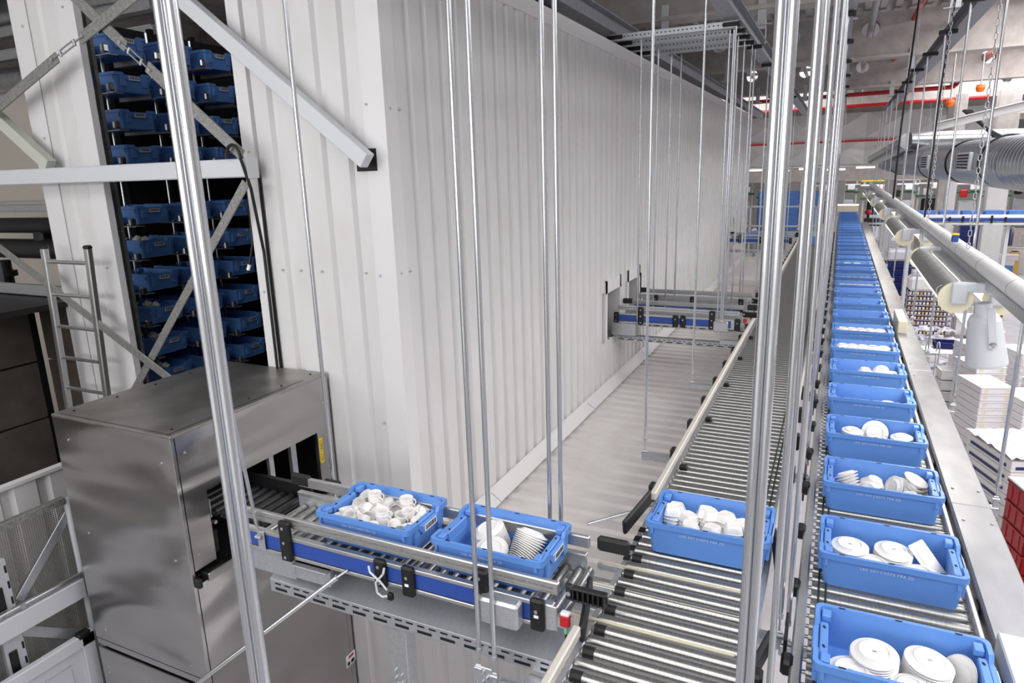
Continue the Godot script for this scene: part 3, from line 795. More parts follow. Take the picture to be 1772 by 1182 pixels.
func ceiling_steel() -> void:
	var names := ["steel beam running above the corrugated side wall", "steel beam above the left side of the roller lane", "steel beam above the gap between the two lanes", "steel beam above the right edge of the crate lane"]
	var xs := [-2.70, -1.25, -0.10, 1.22]
	for i in 4:
		var y := 7.62 if i < 2 else 7.56
		var t := thing("steel_beam", "grey " + names[i], "beam", Vector3.ZERO, 0.0, "")
		part(t, "girder", ibeam(xs[i], y, -27.0, 3.0, 0.17, 0.2), M.beam)
		for z in [-11.6, -18.3, -25.1]:
			part(t, "hanger_plate", B.new().box(Vector3(xs[i], y + 0.62, z + 0.03), Vector3(0.12, 0.5, 0.02)).box(Vector3(xs[i], y + 0.42, z + 0.08), Vector3(0.3, 0.012, 0.12)), M.zinc)
			part(t, "threaded_rod", B.new().rod(Vector3(xs[i] - 0.07, y + 0.15, z + 0.1), Vector3(xs[i] - 0.07, y + 0.47, z + 0.1), 0.008, -1, 6).rod(Vector3(xs[i] + 0.07, y + 0.15, z + 0.1), Vector3(xs[i] + 0.07, y + 0.47, z + 0.1), 0.008, -1, 6), M.zinc)
	var sz := [-8.62, -9.08, -9.52, -9.98]
	for k in 4:
		var t := thing("strut_channel", "perforated strut channel between two roof beams, %s from the viewer" % ORD[k], "channel", Vector3(0, 7.565, sz[k]), 0.0, "strut channels under the roof beams")
		part(t, "channel", B.new().bbox(Vector3(-1.95, 0, 0), Vector3(1.5, 0.075, 0.045), 0.004), M.zinc)
		var sl := B.new()
		for q in 26:
			sl.box(Vector3(-2.6 + q * 0.05, 0.0, 0.0235), Vector3(0.018, 0.012, 0.002))
		part(t, "perforation", sl, M.dark)
		clamp_at(t, -2.62, 0.0, 0.0)
		clamp_at(t, -1.25, 0.0, 0.0)
	# red sprinkler mains across the hall
	var rp := thing("sprinkler_pipe", "upper red sprinkler pipe with an elbow turning up at its right end", "pipe")
	part(rp, "main", B.new().rod(Vector3(-6, 8.08, -25.7), Vector3(2.85, 8.16, -25.7), 0.065, -1, 14), M.red)
	part(rp, "elbow", B.new().tube([Vector3(2.8, 8.16, -25.7), Vector3(2.95, 8.2, -25.7), Vector3(3.0, 8.32, -25.7), Vector3(3.0, 8.6, -25.7)], 0.07, 14).rod(Vector3(3.0, 8.42, -25.7), Vector3(3.0, 8.47, -25.7), 0.13, -1, 14), M.red)
	rp = thing("sprinkler_pipe", "lower red sprinkler pipe crossing behind the upper one", "pipe")
	part(rp, "main", B.new().rod(Vector3(-8, 8.05, -30.5), Vector3(4.6, 8.15, -30.5), 0.07, -1, 14), M.red)
	for q in [-4.0, 0.5, 3.5]:
		part(rp, "hanger", B.new().rod(Vector3(q, 8.1, -30.5), Vector3(q, 9.36, -30.5), 0.012, -1, 6), M.zinc)
	rp = thing("sprinkler_pipe", "thin red pipe low in front of the folded white panels", "pipe")
	part(rp, "hanger", B.new().rod(Vector3(-2.0, 6.95, -35.0), Vector3(-2.0, 9.36, -35.0), 0.012, -1, 6), M.zinc)
	part(rp, "main", B.new().rod(Vector3(-9, 6.95, -35.0), Vector3(3.0, 6.95, -35.0), 0.05, -1, 10), M.red)
	solo("branch_pipe", B.new().rod(Vector3(1.18, 9.02, -26), Vector3(1.18, 9.02, -11), 0.05, -1, 10), M.red, "red branch pipe through a small beam hole overhead", "pipe")
	solo("branch_pipe", B.new().rod(Vector3(3.6, 8.9, -30), Vector3(3.6, 8.9, -16), 0.11, -1, 12), M.pink, "pale pink pipe through a bright beam hole at upper right", "pipe")
	for i in 2:
		var o := thing("warning_beacon", ["orange beacon under the roof at upper right", "orange beacon lower and further left"][i], "beacon", [Vector3(3.37, 7.95, -24), Vector3(2.68, 7.60, -24)][i])
		part(o, "dome", B.new().lathe([Vector2(0, -0.12), Vector2(0.09, -0.1), Vector2(0.12, 0.0), Vector2(0.1, 0.08), Vector2(0, 0.1)], 16), M.orange)
		part(o, "stem", B.new().rod(Vector3(0, 0.08, 0), Vector3(0, [1.37, 1.72][i], 0), 0.02, -1, 8), M.zinc)

# ---------------------------------------------------------------- shared pieces
func crate_shape() -> B:
	var b := B.new()
	var out := []     # perimeter: point on a unit of half sizes and corner, with notch weight
	var r := 0.03
	var hx := 0.30
	var hz := 0.20
	var base := []
	for c in 4:
		var cx: float = (hx - r) * [1, -1, -1, 1][c]
		var cz: float = (hz - r) * [1, 1, -1, -1][c]
		for k in 5:
			var a := PI / 2 * c + PI / 2 * k / 4.0
			base.append([Vector2(cx, cz), Vector2(cos(a), sin(a)), 0.0])
		if c == 1 or c == 3:
			var sg := -1.0 if c == 1 else 1.0
			for k in [-0.105, -0.088, -0.05, 0.05, 0.088, 0.105]:
				var zz: float = k * (-1.0 if c == 1 else 1.0)
				base.append([Vector2(sg * (hx - r), zz), Vector2(sg, 0), 1.0 if absf(k) < 0.1 else 0.0])
	var rows := [[0.036, 0.030, 0.0, 0.0], [0.030, 0.026, 0.004, 0.0], [0.014, 0.013, 0.146, 1.0], [0.0, 0.0, 0.148, 1.0], [0.0, 0.0, 0.172, 1.0], [0.003, 0.003, 0.175, 1.0], [0.019, 0.019, 0.175, 1.0], [0.022, 0.022, 0.170, 1.0], [0.046, 0.040, 0.008, 0.0]]
	var P := []
	for row in rows:
		var line := []
		for q in base:
			var c2: Vector2 = q[0]
			var d: Vector2 = q[1]
			var p: Vector2 = c2 + d * r
			p.x *= (hx - row[0]) / hx
			p.y *= (hz - row[1]) / hz
			line.append(Vector3(p.x, row[2] - 0.026 * q[2] * row[3], p.y))
		P.append(line)
	var m := base.size()
	for j in rows.size() - 1:
		for i in m:
			var k := (i + 1) % m
			var a: Vector3 = P[j][i]
			var bb: Vector3 = P[j][k]
			var c3: Vector3 = P[j + 1][k]
			var d3: Vector3 = P[j + 1][i]
			var f := (c3 - a).cross(d3 - bb)
			if f.length() < 1e-12:
				continue
			var outward := Vector3(base[i][1].x, 0, base[i][1].y)
			var up := c3.y - a.y
			var inner := j >= 6
			if j == 5:
				b.quad(a, bb, c3, d3, Vector3.UP)
			elif j == 2:
				b.quad(a, bb, c3, d3, Vector3.DOWN)
			else:
				var sgn := -1.0 if inner else 1.0
				var na := Vector3(base[i][1].x, 0.12 * sgn * (-1.0 if not inner else -1.0) + (0.25 if inner else 0.0), base[i][1].y) * 1.0
				na = (Vector3(base[i][1].x * sgn, 0.18 if inner else -0.1, base[i][1].y * sgn)).normalized()
				var nb2 := (Vector3(base[k][1].x * sgn, 0.18 if inner else -0.1, base[k][1].y * sgn)).normalized()
				b.squad(a, bb, c3, d3, na, nb2, nb2, na)
	for i in m:
		var k := (i + 1) % m
		b.face(Vector3.ZERO, P[0][i], P[0][k], Vector3.DOWN)
		b.face(Vector3(0, 0.008, 0), P[8][i], P[8][k], Vector3.UP)
	# grip blocks inside each end, stacking tabs and skirts outside
	for s in [-1.0, 1.0]:
		b.bbox(Vector3(s * 0.262, 0.130, 0), Vector3(0.030, 0.055, 0.19), 0.004)
		b.bbox(Vector3(s * 0.256, 0.085, 0), Vector3(0.020, 0.05, 0.16), 0.004)
		for z in [-1.0, 1.0]:
			b.bbox(Vector3(s * 0.256, 0.158, z * 0.140), Vector3(0.034, 0.030, 0.05), 0.004)
			b.bbox(Vector3(s * 0.292, 0.125, z * 0.125), Vector3(0.014, 0.05, 0.014), 0.003)
			b.bbox(Vector3(s * 0.286, 0.100, z * 0.11), Vector3(0.018, 0.095, 0.05), 0.003)
			b.bbox(Vector3(s * 0.262, 0.131, z * 0.190), Vector3(0.016, 0.042, 0.010), 0.002)
		b.bbox(Vector3(s * 0.296, 0.126, 0), Vector3(0.012, 0.046, 0.15), 0.003)
	return b

func cup_shape() -> B:
	var b := B.new().lathe([Vector2(0, 0.0), Vector2(0.022, 0.0), Vector2(0.027, 0.003), Vector2(0.034, 0.018), Vector2(0.0375, 0.05), Vector2(0.038, 0.056), Vector2(0.0365, 0.0575), Vector2(0.035, 0.056), Vector2(0.0335, 0.045), Vector2(0.030, 0.018), Vector2(0.022, 0.006), Vector2(0, 0.005)], 24)
	var c := []
	for i in 9:
		var a := -PI * 0.55 + PI * 1.1 * i / 8.0
		c.append(Vector3(0.036 + cos(a) * 0.017, 0.033 + sin(a) * 0.017, 0))
	b.tube(c, 0.0038, 7)
	return b

func dish(R: float, h: float, foot: float, x := Transform3D(), seg := 32) -> B:   # upside-down plate or bowl: rim at y = 0, foot up
	return B.new().lathe([Vector2(R, 0.0), Vector2(R + 0.0008, 0.0025), Vector2(R - 0.003, 0.0048), Vector2(lerpf(R, foot, 0.5), h * 0.55), Vector2(foot + 0.004, h - 0.0005), Vector2(foot + 0.002, h + 0.003), Vector2(foot - 0.002, h + 0.003), Vector2(foot - 0.004, h - 0.002), Vector2(0, h - 0.002)], seg, x).lathe([Vector2(0, h - 0.006), Vector2(foot, h - 0.006), Vector2(lerpf(R, foot, 0.5), h * 0.55 - 0.004), Vector2(R - 0.002, 0.0)], seg, x)

func square_bowl() -> B:   # upside down, rounded square outline
	var b := B.new()
	var prof := [[0.048, 0.0], [0.0485, 0.003], [0.046, 0.006], [0.036, 0.034], [0.033, 0.038], [0.0315, 0.0405], [0.029, 0.039], [0.0, 0.0385]]
	var seg := 32
	for j in prof.size() - 1:
		for i in seg:
			var q := []
			for kk in [[j, i], [j, i + 1], [j + 1, i + 1], [j + 1, i]]:
				var a: float = TAU * kk[1] / seg
				var c := cos(a)
				var s := sin(a)
				var k := 1.0 / pow(pow(absf(c), 4.5) + pow(absf(s), 4.5), 1.0 / 4.5)
				q.append(Vector3(prof[kk[0]][0] * c * k, prof[kk[0]][1], prof[kk[0]][0] * s * k))
			var rad := Vector3((q[0] + q[1]).x, 0, (q[0] + q[1]).z).normalized()
			b.quad(q[0], q[1], q[2], q[3], rad + Vector3(0, 0.6 if j > 2 else 0.0, 0) if j != 6 else Vector3.UP)
	return b

func roller_shape(len: float, r := 0.025, seg := 14) -> B:
	var b := B.new().rod(Vector3(-len / 2, 0, 0), Vector3(len / 2, 0, 0), r, -1, seg)
	for s in [-1.0, 1.0]:
		b.rod(Vector3(s * len / 2, 0, 0), Vector3(s * (len / 2 + 0.02), 0, 0), 0.009, -1, 8)
	return b

func protos() -> void:
	L.crate = crate_shape().mesh()
	L.text = lettering("LSG SKY CHEFS FRA ZD", 0.0135, 2)
	var lab := B.new().box(Vector3(0.3035, 0.127, 0), Vector3(0.002, 0.036, 0.11))
	L.label = lab.mesh()
	var bars := B.new()
	var zz := -0.046
	var w := [0.003, 0.006, 0.003, 0.004, 0.007, 0.003, 0.005, 0.003, 0.006, 0.004, 0.003, 0.005]
	for k in w:
		bars.box(Vector3(0.305, 0.129, zz), Vector3(0.001, 0.026, k)); zz += k + 0.0038
	L.bars = bars.mesh()
	var sl := B.new()
	for s in [-1.0, 1.0]:
		for z in [-0.06, 0.06]:
			sl.box(Vector3(s * 0.262, 0.1582, z), Vector3(0.008, 0.002, 0.016), Basis(Vector3.UP, 0.3))
		for x in [-0.2, 0.0, 0.2]:
			sl.box(Vector3(x, 0.1752, s * 0.184), Vector3(0.024, 0.001, 0.008))
	L.slots = sl.mesh()
	L.cup = cup_shape().mesh()
	L.plate = dish(0.083, 0.016, 0.052).mesh()
	L.plate_small = dish(0.068, 0.014, 0.042).mesh()
	L.bowl = dish(0.068, 0.040, 0.034).mesh()
	L.sbowl = square_bowl().mesh()
	var st := B.new()
	for k in 4:
		st.box(Vector3(-0.006 + k * 0.004, 0, 0.001 * (k % 2)), Vector3(0.0025, 0.0006, 0.009 - 0.003 * (k % 2)), Basis(Vector3.UP, 0.35))
	L.stamp = st.mesh()
	L.roller = roller_shape(0.62).mesh()
	L.roller_cap = B.new().rod(Vector3(-0.305, 0, 0), Vector3(-0.255, 0, 0), 0.0258, -1, 14).mesh()
	L.roller_short = roller_shape(0.40).mesh()

func new_crate(label: String, x: Transform3D, group: String, mt: Material = null, full := true) -> Node3D:
	if not L.has("crate_node"):
		var o := thing("blue_crate", label, "crate", Vector3.ZERO, 0.0, group)
		part(o, "body", L.crate, M.crate)
		part(o, "barcode_label", L.label, M.white)
		part(o, "barcode", L.bars, M.black)
		part(o, "lettering", L.text, M.print, Transform3D(Basis(), Vector3(-0.015, 0.126, 0.1898)).rotated_local(Vector3.RIGHT, 0.11))
		part(o, "slot", L.slots, M.slot)
		L.crate_node = o
		o.transform = x
		return o
	return dup(L.crate_node, label, x, group)

func new_plate(kind: String, label: String, x: Transform3D, group: String, stamped := true) -> void:
	var called := "plate" if kind == "plate" else ("side_plate" if kind == "plate_small" else ("bowl" if kind == "bowl" else "square_bowl"))
	var o := thing(called, label, "plate" if kind.begins_with("plate") else "bowl", Vector3.ZERO, 0.0, group)
	o.transform = x
	part(o, "dish", L[kind], M.china)
	if stamped and kind != "sbowl":
		part(o, "stamp", L.stamp, M.stamp, Transform3D(Basis(), Vector3(0, {"plate": 0.0147, "plate_small": 0.0127, "bowl": 0.0387}[kind], 0)))

func facing(y: Vector3) -> Basis:   # a basis whose y axis points along y
	var b := y.normalized()
	var a := b.cross(Vector3.BACK).normalized()
	return Basis(a, b, a.cross(b))

func stack(kind: String, label: String, c: Vector3, n: int, step: float, group: String, tilt := Vector3.ZERO) -> void:
	# c: centre of the topmost dish's rim; the others nest below it
	var bs := Basis.from_euler(tilt)
	for k in n:
		new_plate(kind, label + (", topmost" if k == 0 else ", %s from top" % ORD[k]), Transform3D(bs * Basis(Vector3.UP, k * 1.3), c - bs.y * step * k), group, k == 0)

# ---------------------------------------------------------------- roller lanes
const RY := 4.05   # roller axes; the tops are at 4.075

func lanes() -> void:
	var t := thing("roller_lane", "long empty roller lane of bare steel rollers down the middle", "conveyor")
	var x0 := -0.83
	var x1 := -0.20
	var cx := (x0 + x1) / 2
	var n := int((18.7 - 1.55) / 0.076)
	for i in n:
		var z := -1.55 - i * 0.076
		var r := part(t, "roller", L.roller, M.roller, at(cx, RY, z))
		if z > -3.2 and z < -2.1 and i % 2 == 0:
			part(r, "sleeve", L.roller_cap, M.rubber)
	# left rail in lengths with a gap where the first spur joins
	var zr := [[-1.0, -2.32], [-3.62, -8.30], [-8.34, -18.8]]
	for q in zr:
		part(t, "guide_rail", B.new().bbox(Vector3(-0.852, 4.135, (q[0] + q[1]) / 2), Vector3(0.034, 0.05, q[0] - q[1]), 0.006), M.rail)
	part(t, "side_frame", B.new().bbox(Vector3(-0.845, 4.0, -10.2), Vector3(0.03, 0.12, 17.4), 0.004), M.zinc)
	part(t, "side_frame", B.new().bbox(Vector3(-0.185, 4.0, -10.2), Vector3(0.03, 0.12, 17.4), 0.004), M.zinc)
	for q in [[-1.0, -2.3], [-3.45, -18.8]]:
		part(t, "guide_rail", B.new().bbox(Vector3(-0.168, 4.14, (q[0] + q[1]) / 2), Vector3(0.018, 0.06, q[0] - q[1]), 0.004), M.rail)
	for i in 26:
		var z := -3.75 - i * 0.58
		part(t, "rail_clip", B.new().bbox(Vector3(-0.885, 4.10, z), Vector3(0.04, 0.11, 0.07), 0.010), M.black)
		part(t, "rail_clip", B.new().bbox(Vector3(-0.140, 4.09, z), Vector3(0.045, 0.12, 0.06), 0.010), M.black)
	for i in 9:
		part(t, "roller_block", B.new().bbox(Vector3(-0.79, 4.085, -4.2 - i * 0.95), Vector3(0.05, 0.03, 0.05), 0.006), M.black)
	for i in 3:
		part(t, "rail_clip", B.new().bbox(Vector3(-0.145, 4.09, -1.5 - i * 0.42), Vector3(0.05, 0.13, 0.07), 0.012), M.black)
	# curved black entry guides either side of the spur junction
	for q in [[Vector3(-0.875, 4.14, -3.62), Vector3(-0.93, 4.10, -3.33)], [Vector3(-0.84, 4.135, -2.35), Vector3(-0.90, 4.16, -2.62)], [Vector3(-0.165, 4.14, -3.42), Vector3(-0.12, 4.12, -3.10)], [Vector3(-0.17, 4.14, -2.32), Vector3(-0.12, 4.12, -2.60)]]:
		var d: Vector3 = q[1] - q[0]
		var bs := Basis.looking_at(d.normalized(), Vector3.UP)
		part(t, "entry_guide", B.new().bbox((q[0] + q[1]) / 2.0 - Vector3(0, 0.02, 0), Vector3(0.025, 0.09, d.length() + 0.06), 0.010, bs), M.rubber)
	# drive belts on the right ends, transfer belts at the junction
	for xx in [-0.255, -0.228]:
		part(t, "drive_belt", B.new().rod(Vector3(xx, RY + 0.028, -3.35), Vector3(xx, RY + 0.028, -18.6), 0.0045, -1, 6), M.belt)
	part(t, "drive_belt", B.new().rod(Vector3(-0.255, RY + 0.028, -1.5), Vector3(-0.255, RY + 0.028, -2.3), 0.005, -1, 6), M.belt)
	for z in [-2.95, -2.76, -2.50]:
		part(t, "transfer_belt", B.new().bbox(Vector3(-0.6, RY + 0.018, z - 0.002), Vector3(0.72, 0.012, 0.014), 0.003), M.cream_belt)
		if z < -2.6:
			part(t, "transfer_finger", B.new().bbox(Vector3(-0.89, RY - 0.005, z), Vector3(0.16, 0.04, 0.012), 0.004).rod(Vector3(-0.95, RY - 0.005, z - 0.008), Vector3(-0.95, RY - 0.005, z + 0.010), 0.019, -1, 12), M.zinc)
			part(t, "bolt", B.new().rod(Vector3(-0.95, RY - 0.002, z + 0.006), Vector3(-0.95, RY - 0.002, z + 0.016), 0.008, -1, 6), M.tube)
	var cs := B.new()
	for k in 4:
		cs.box(Vector3(-0.845, 4.062, -3.05 - k * 0.1), Vector3(0.032, 0.003, 0.05))
	part(t, "frame_slot", cs, M.dark)
	for z in HZ:
		part(t, "cross_channel", B.new().bbox(Vector3(-0.64, 3.86, z), Vector3(1.16, 0.055, 0.05), 0.004).box(Vector3(-0.64, 3.888, z + 0.02), Vector3(1.16, 0.004, 0.06)), M.zinc)
	# crate lane
	var u := thing("crate_lane", "right hand roller lane carrying the long row of blue crates", "conveyor")
	var rest := B.new()
	for i in 350:
		var z := -1.55 - i * 0.076
		if i < 290:
			part(u, "roller", L.roller, M.roller, at(0.335, RY, z))
		else:
			rest.rod(Vector3(0.02, RY, z), Vector3(0.65, RY, z), 0.025, -1, 6, false)
	part(u, "far_rollers", rest, M.roller).set_meta("kind", "stuff")
	part(u, "side_frame", B.new().bbox(Vector3(-0.012, 4.045, -14.6), Vector3(0.045, 0.14, 27.2), 0.008), M.alu)
	part(u, "side_frame", B.new().bbox(Vector3(0.672, 4.03, -14.6), Vector3(0.03, 0.12, 27.2), 0.006), M.zinc)
	part(u, "guide_rail", B.new().bbox(Vector3(0.662, 4.10, -14.6), Vector3(0.014, 0.035, 27.2), 0.003), M.rail)
	for i in 36:
		var z := -1.95 - i * 0.55
		part(u, "rail_clip", B.new().bbox(Vector3(-0.045, 4.095, z), Vector3(0.045, 0.07, 0.075), 0.012), M.black)
		if i % 3 == 1:
			part(u, "side_fin", B.new().bbox(Vector3(-0.06, 4.03, z - 0.22), Vector3(0.012, 0.17, 0.20), 0.005), M.black)
		if i < 12:
			part(u, "frame_bracket", B.new().bbox(Vector3(0.69, 4.04, z - 0.2), Vector3(0.03, 0.09, 0.09), 0.008), M.black)
	for xx in [0.055, 0.085]:
		part(u, "drive_belt", B.new().rod(Vector3(xx, RY + 0.028, -1.5), Vector3(xx, RY + 0.028, -10.0), 0.005, -1, 6), M.belt)
	for z in HZ:
		part(u, "cross_channel", B.new().bbox(Vector3(0.48, 3.86, z + 0.04), Vector3(1.14, 0.055, 0.05), 0.004), M.zinc)
	# folded sheet cover along the right edge
	var c := thing("sheet_cover", "smooth sheet metal cover running along the right edge of the crate lane", "cover")
	var seams := [-1.2, -4.18, -7.0, -9.95, -12.8, -15.7, -18.6, -21.5, -25.0]
	for i in seams.size() - 1:
		var za: float = seams[i] - 0.004
		var zb: float = seams[i + 1] + 0.004
		part(c, "plate", B.new().bbox(Vector3(0.797, 4.115 - 0.002 * (i % 2), (za + zb) / 2), Vector3(0.195, 0.03, za - zb), 0.006).box(Vector3(0.706, 4.07, (za + zb) / 2), Vector3(0.006, 0.09, za - zb)), M.plate_cover)
		if i < 4:
			for xx in [0.735, 0.862]:
				for z in [za - 0.2, zb + 0.2]:
					part(c, "screw", B.new().rod(Vector3(xx, 4.128, z), Vector3(xx, 4.136, z), 0.009, 0.006, 10), M.zinc)
	var hb := thing("cover_box", "pale box standing on the sheet cover at the near right", "box")
	part(hb, "body", B.new().bbox(Vector3(0.80, 4.15, -2.2), Vector3(0.215, 0.10, 1.35), 0.006), M.lightgrey)
	hb = thing("cover_box", "cream box clamped on the sheet cover beside the tenth crate", "box")
	part(hb, "body", B.new().bbox(Vector3(0.755, 4.19, -8.9), Vector3(0.09, 0.15, 0.72), 0.006), M.cream)

# ---------------------------------------------------------------- spur conveyors
func spur(label: String, z0: float, z1: float, xa: float, xb: float, detail: bool) -> Node3D:
	# z0: near side frame, z1: far side guide; rollers lie along z
	var t := thing("spur_conveyor", label, "conveyor")
	var len := xb - xa
	var mx := (xa + xb) / 2
	var zc := (z0 + z1) / 2
	var i := 0
	while xa + 0.05 + i * 0.074 < xb - 0.02:
		var x := xa + 0.05 + i * 0.074
		part(t, "roller", L.roller_short, M.roller, at(x, RY, zc, PI / 2))
		i += 1
	for q in [[z0, 1.0], [z1, -1.0]]:
		var z: float = q[0]
		var s: float = q[1]
		part(t, "side_strip", B.new().bbox(Vector3(mx, 4.085, z), Vector3(len, 0.085, 0.022), 0.003), M.blue if s > 0 else M.zinc)
		part(t, "side_lip", B.new().bbox(Vector3(mx, 4.137, z), Vector3(len, 0.022, 0.034), 0.003), M.alu)
		part(t, "side_lip", B.new().bbox(Vector3(mx, 4.030, z), Vector3(len, 0.020, 0.034), 0.003), M.alu)
		var g := part(t, "guide_rail", B.new().bbox(Vector3(mx + 0.02, 4.222, z - 0.012 * s), Vector3(len, 0.062, 0.026), 0.005), M.alu)
		part(g, "groove", B.new().box(Vector3(mx + 0.02, 4.226, z + (0.0015) * s), Vector3(len - 0.05, 0.012, 0.002)).box(Vector3(mx + 0.02, 4.205, z + (0.0015) * s), Vector3(len - 0.05, 0.005, 0.002)), M.zinc_dull)
	# far end stop and finned near stop in black
	var fin := B.new().bbox(Vector3(xb + 0.07, 4.222, z0 - 0.012), Vector3(0.03, 0.07, 0.03), 0.006).bbox(Vector3(xb + 0.155, 4.245, z0 - 0.012), Vector3(0.17, 0.012, 0.035), 0.004).bbox(Vector3(xb + 0.155, 4.190, z0 - 0.012), Vector3(0.16, 0.008, 0.035), 0.003)
	for k in 7:
		fin.box(Vector3(xb + 0.09 + k * 0.023, 4.217, z0 - 0.012), Vector3(0.006, 0.055, 0.035))
	fin.box(Vector3(xb + 0.155, 4.217, z0 - 0.028), Vector3(0.16, 0.055, 0.006))
	part(t, "finned_stop", fin, M.rubber)
	part(t, "bolt", B.new().rod(Vector3(xb + 0.07, 4.222, z0), Vector3(xb + 0.07, 4.222, z0 + 0.01), 0.011, -1, 8), M.tube)
	part(t, "end_stop", B.new().bbox(Vector3(xb + 0.14, 4.23, z1 + 0.01), Vector3(0.16, 0.075, 0.04), 0.012), M.rubber)
	part(t, "end_stop", B.new().bbox(Vector3(xa + 0.04, 4.23, z1 + 0.01), Vector3(0.14, 0.075, 0.04), 0.012), M.rubber)
	part(t, "end_plate", B.new().bbox(Vector3(xb - 0.03, 4.085, z0 + 0.014), Vector3(0.10, 0.12, 0.01), 0.003), M.zinc)
	if detail:
		return t
	part(t, "gear_tray", B.new().bbox(Vector3(mx, 3.82, zc + 0.12), Vector3(len * 0.98, 0.012, 0.10), 0.003).bbox(Vector3(mx, 3.79, zc + 0.17), Vector3(len * 0.98, 0.06, 0.008), 0.002), M.zinc)
	var sl := B.new()
	var k := 0
	while k * 0.065 < len * 0.94:
		sl.box(Vector3(xa + 0.06 + k * 0.065, 3.803, zc + 0.1745), Vector3(0.04, 0.008, 0.001))
		if k % 2 == 0:
			sl.box(Vector3(xa + 0.06 + k * 0.065, 3.780, zc + 0.1745), Vector3(0.08, 0.013, 0.001))
		k += 1
	part(t, "tray_slot", sl, M.steel_dark)
	return t

func side_bracket(t: Node, x: float, y0: float, y1: float, z: float, w := 0.075, bolts := 3) -> void:
	var b := part(t, "rail_bracket", B.new().bbox(Vector3(x, (y0 + y1) / 2, z + 0.022), Vector3(w, y1 - y0, 0.034), 0.010), M.black)
	for k in bolts:
		part(b, "bolt", B.new().rod(Vector3(x, lerpf(y0 + 0.03, y1 - 0.035, float(k) / maxf(1, bolts - 1)) if bolts > 1 else y1 - 0.055, z + 0.036), Vector3(x, lerpf(y0 + 0.03, y1 - 0.035, float(k) / maxf(1, bolts - 1)) if bolts > 1 else y1 - 0.055, z + 0.044), 0.009, -1, 8), M.tube)

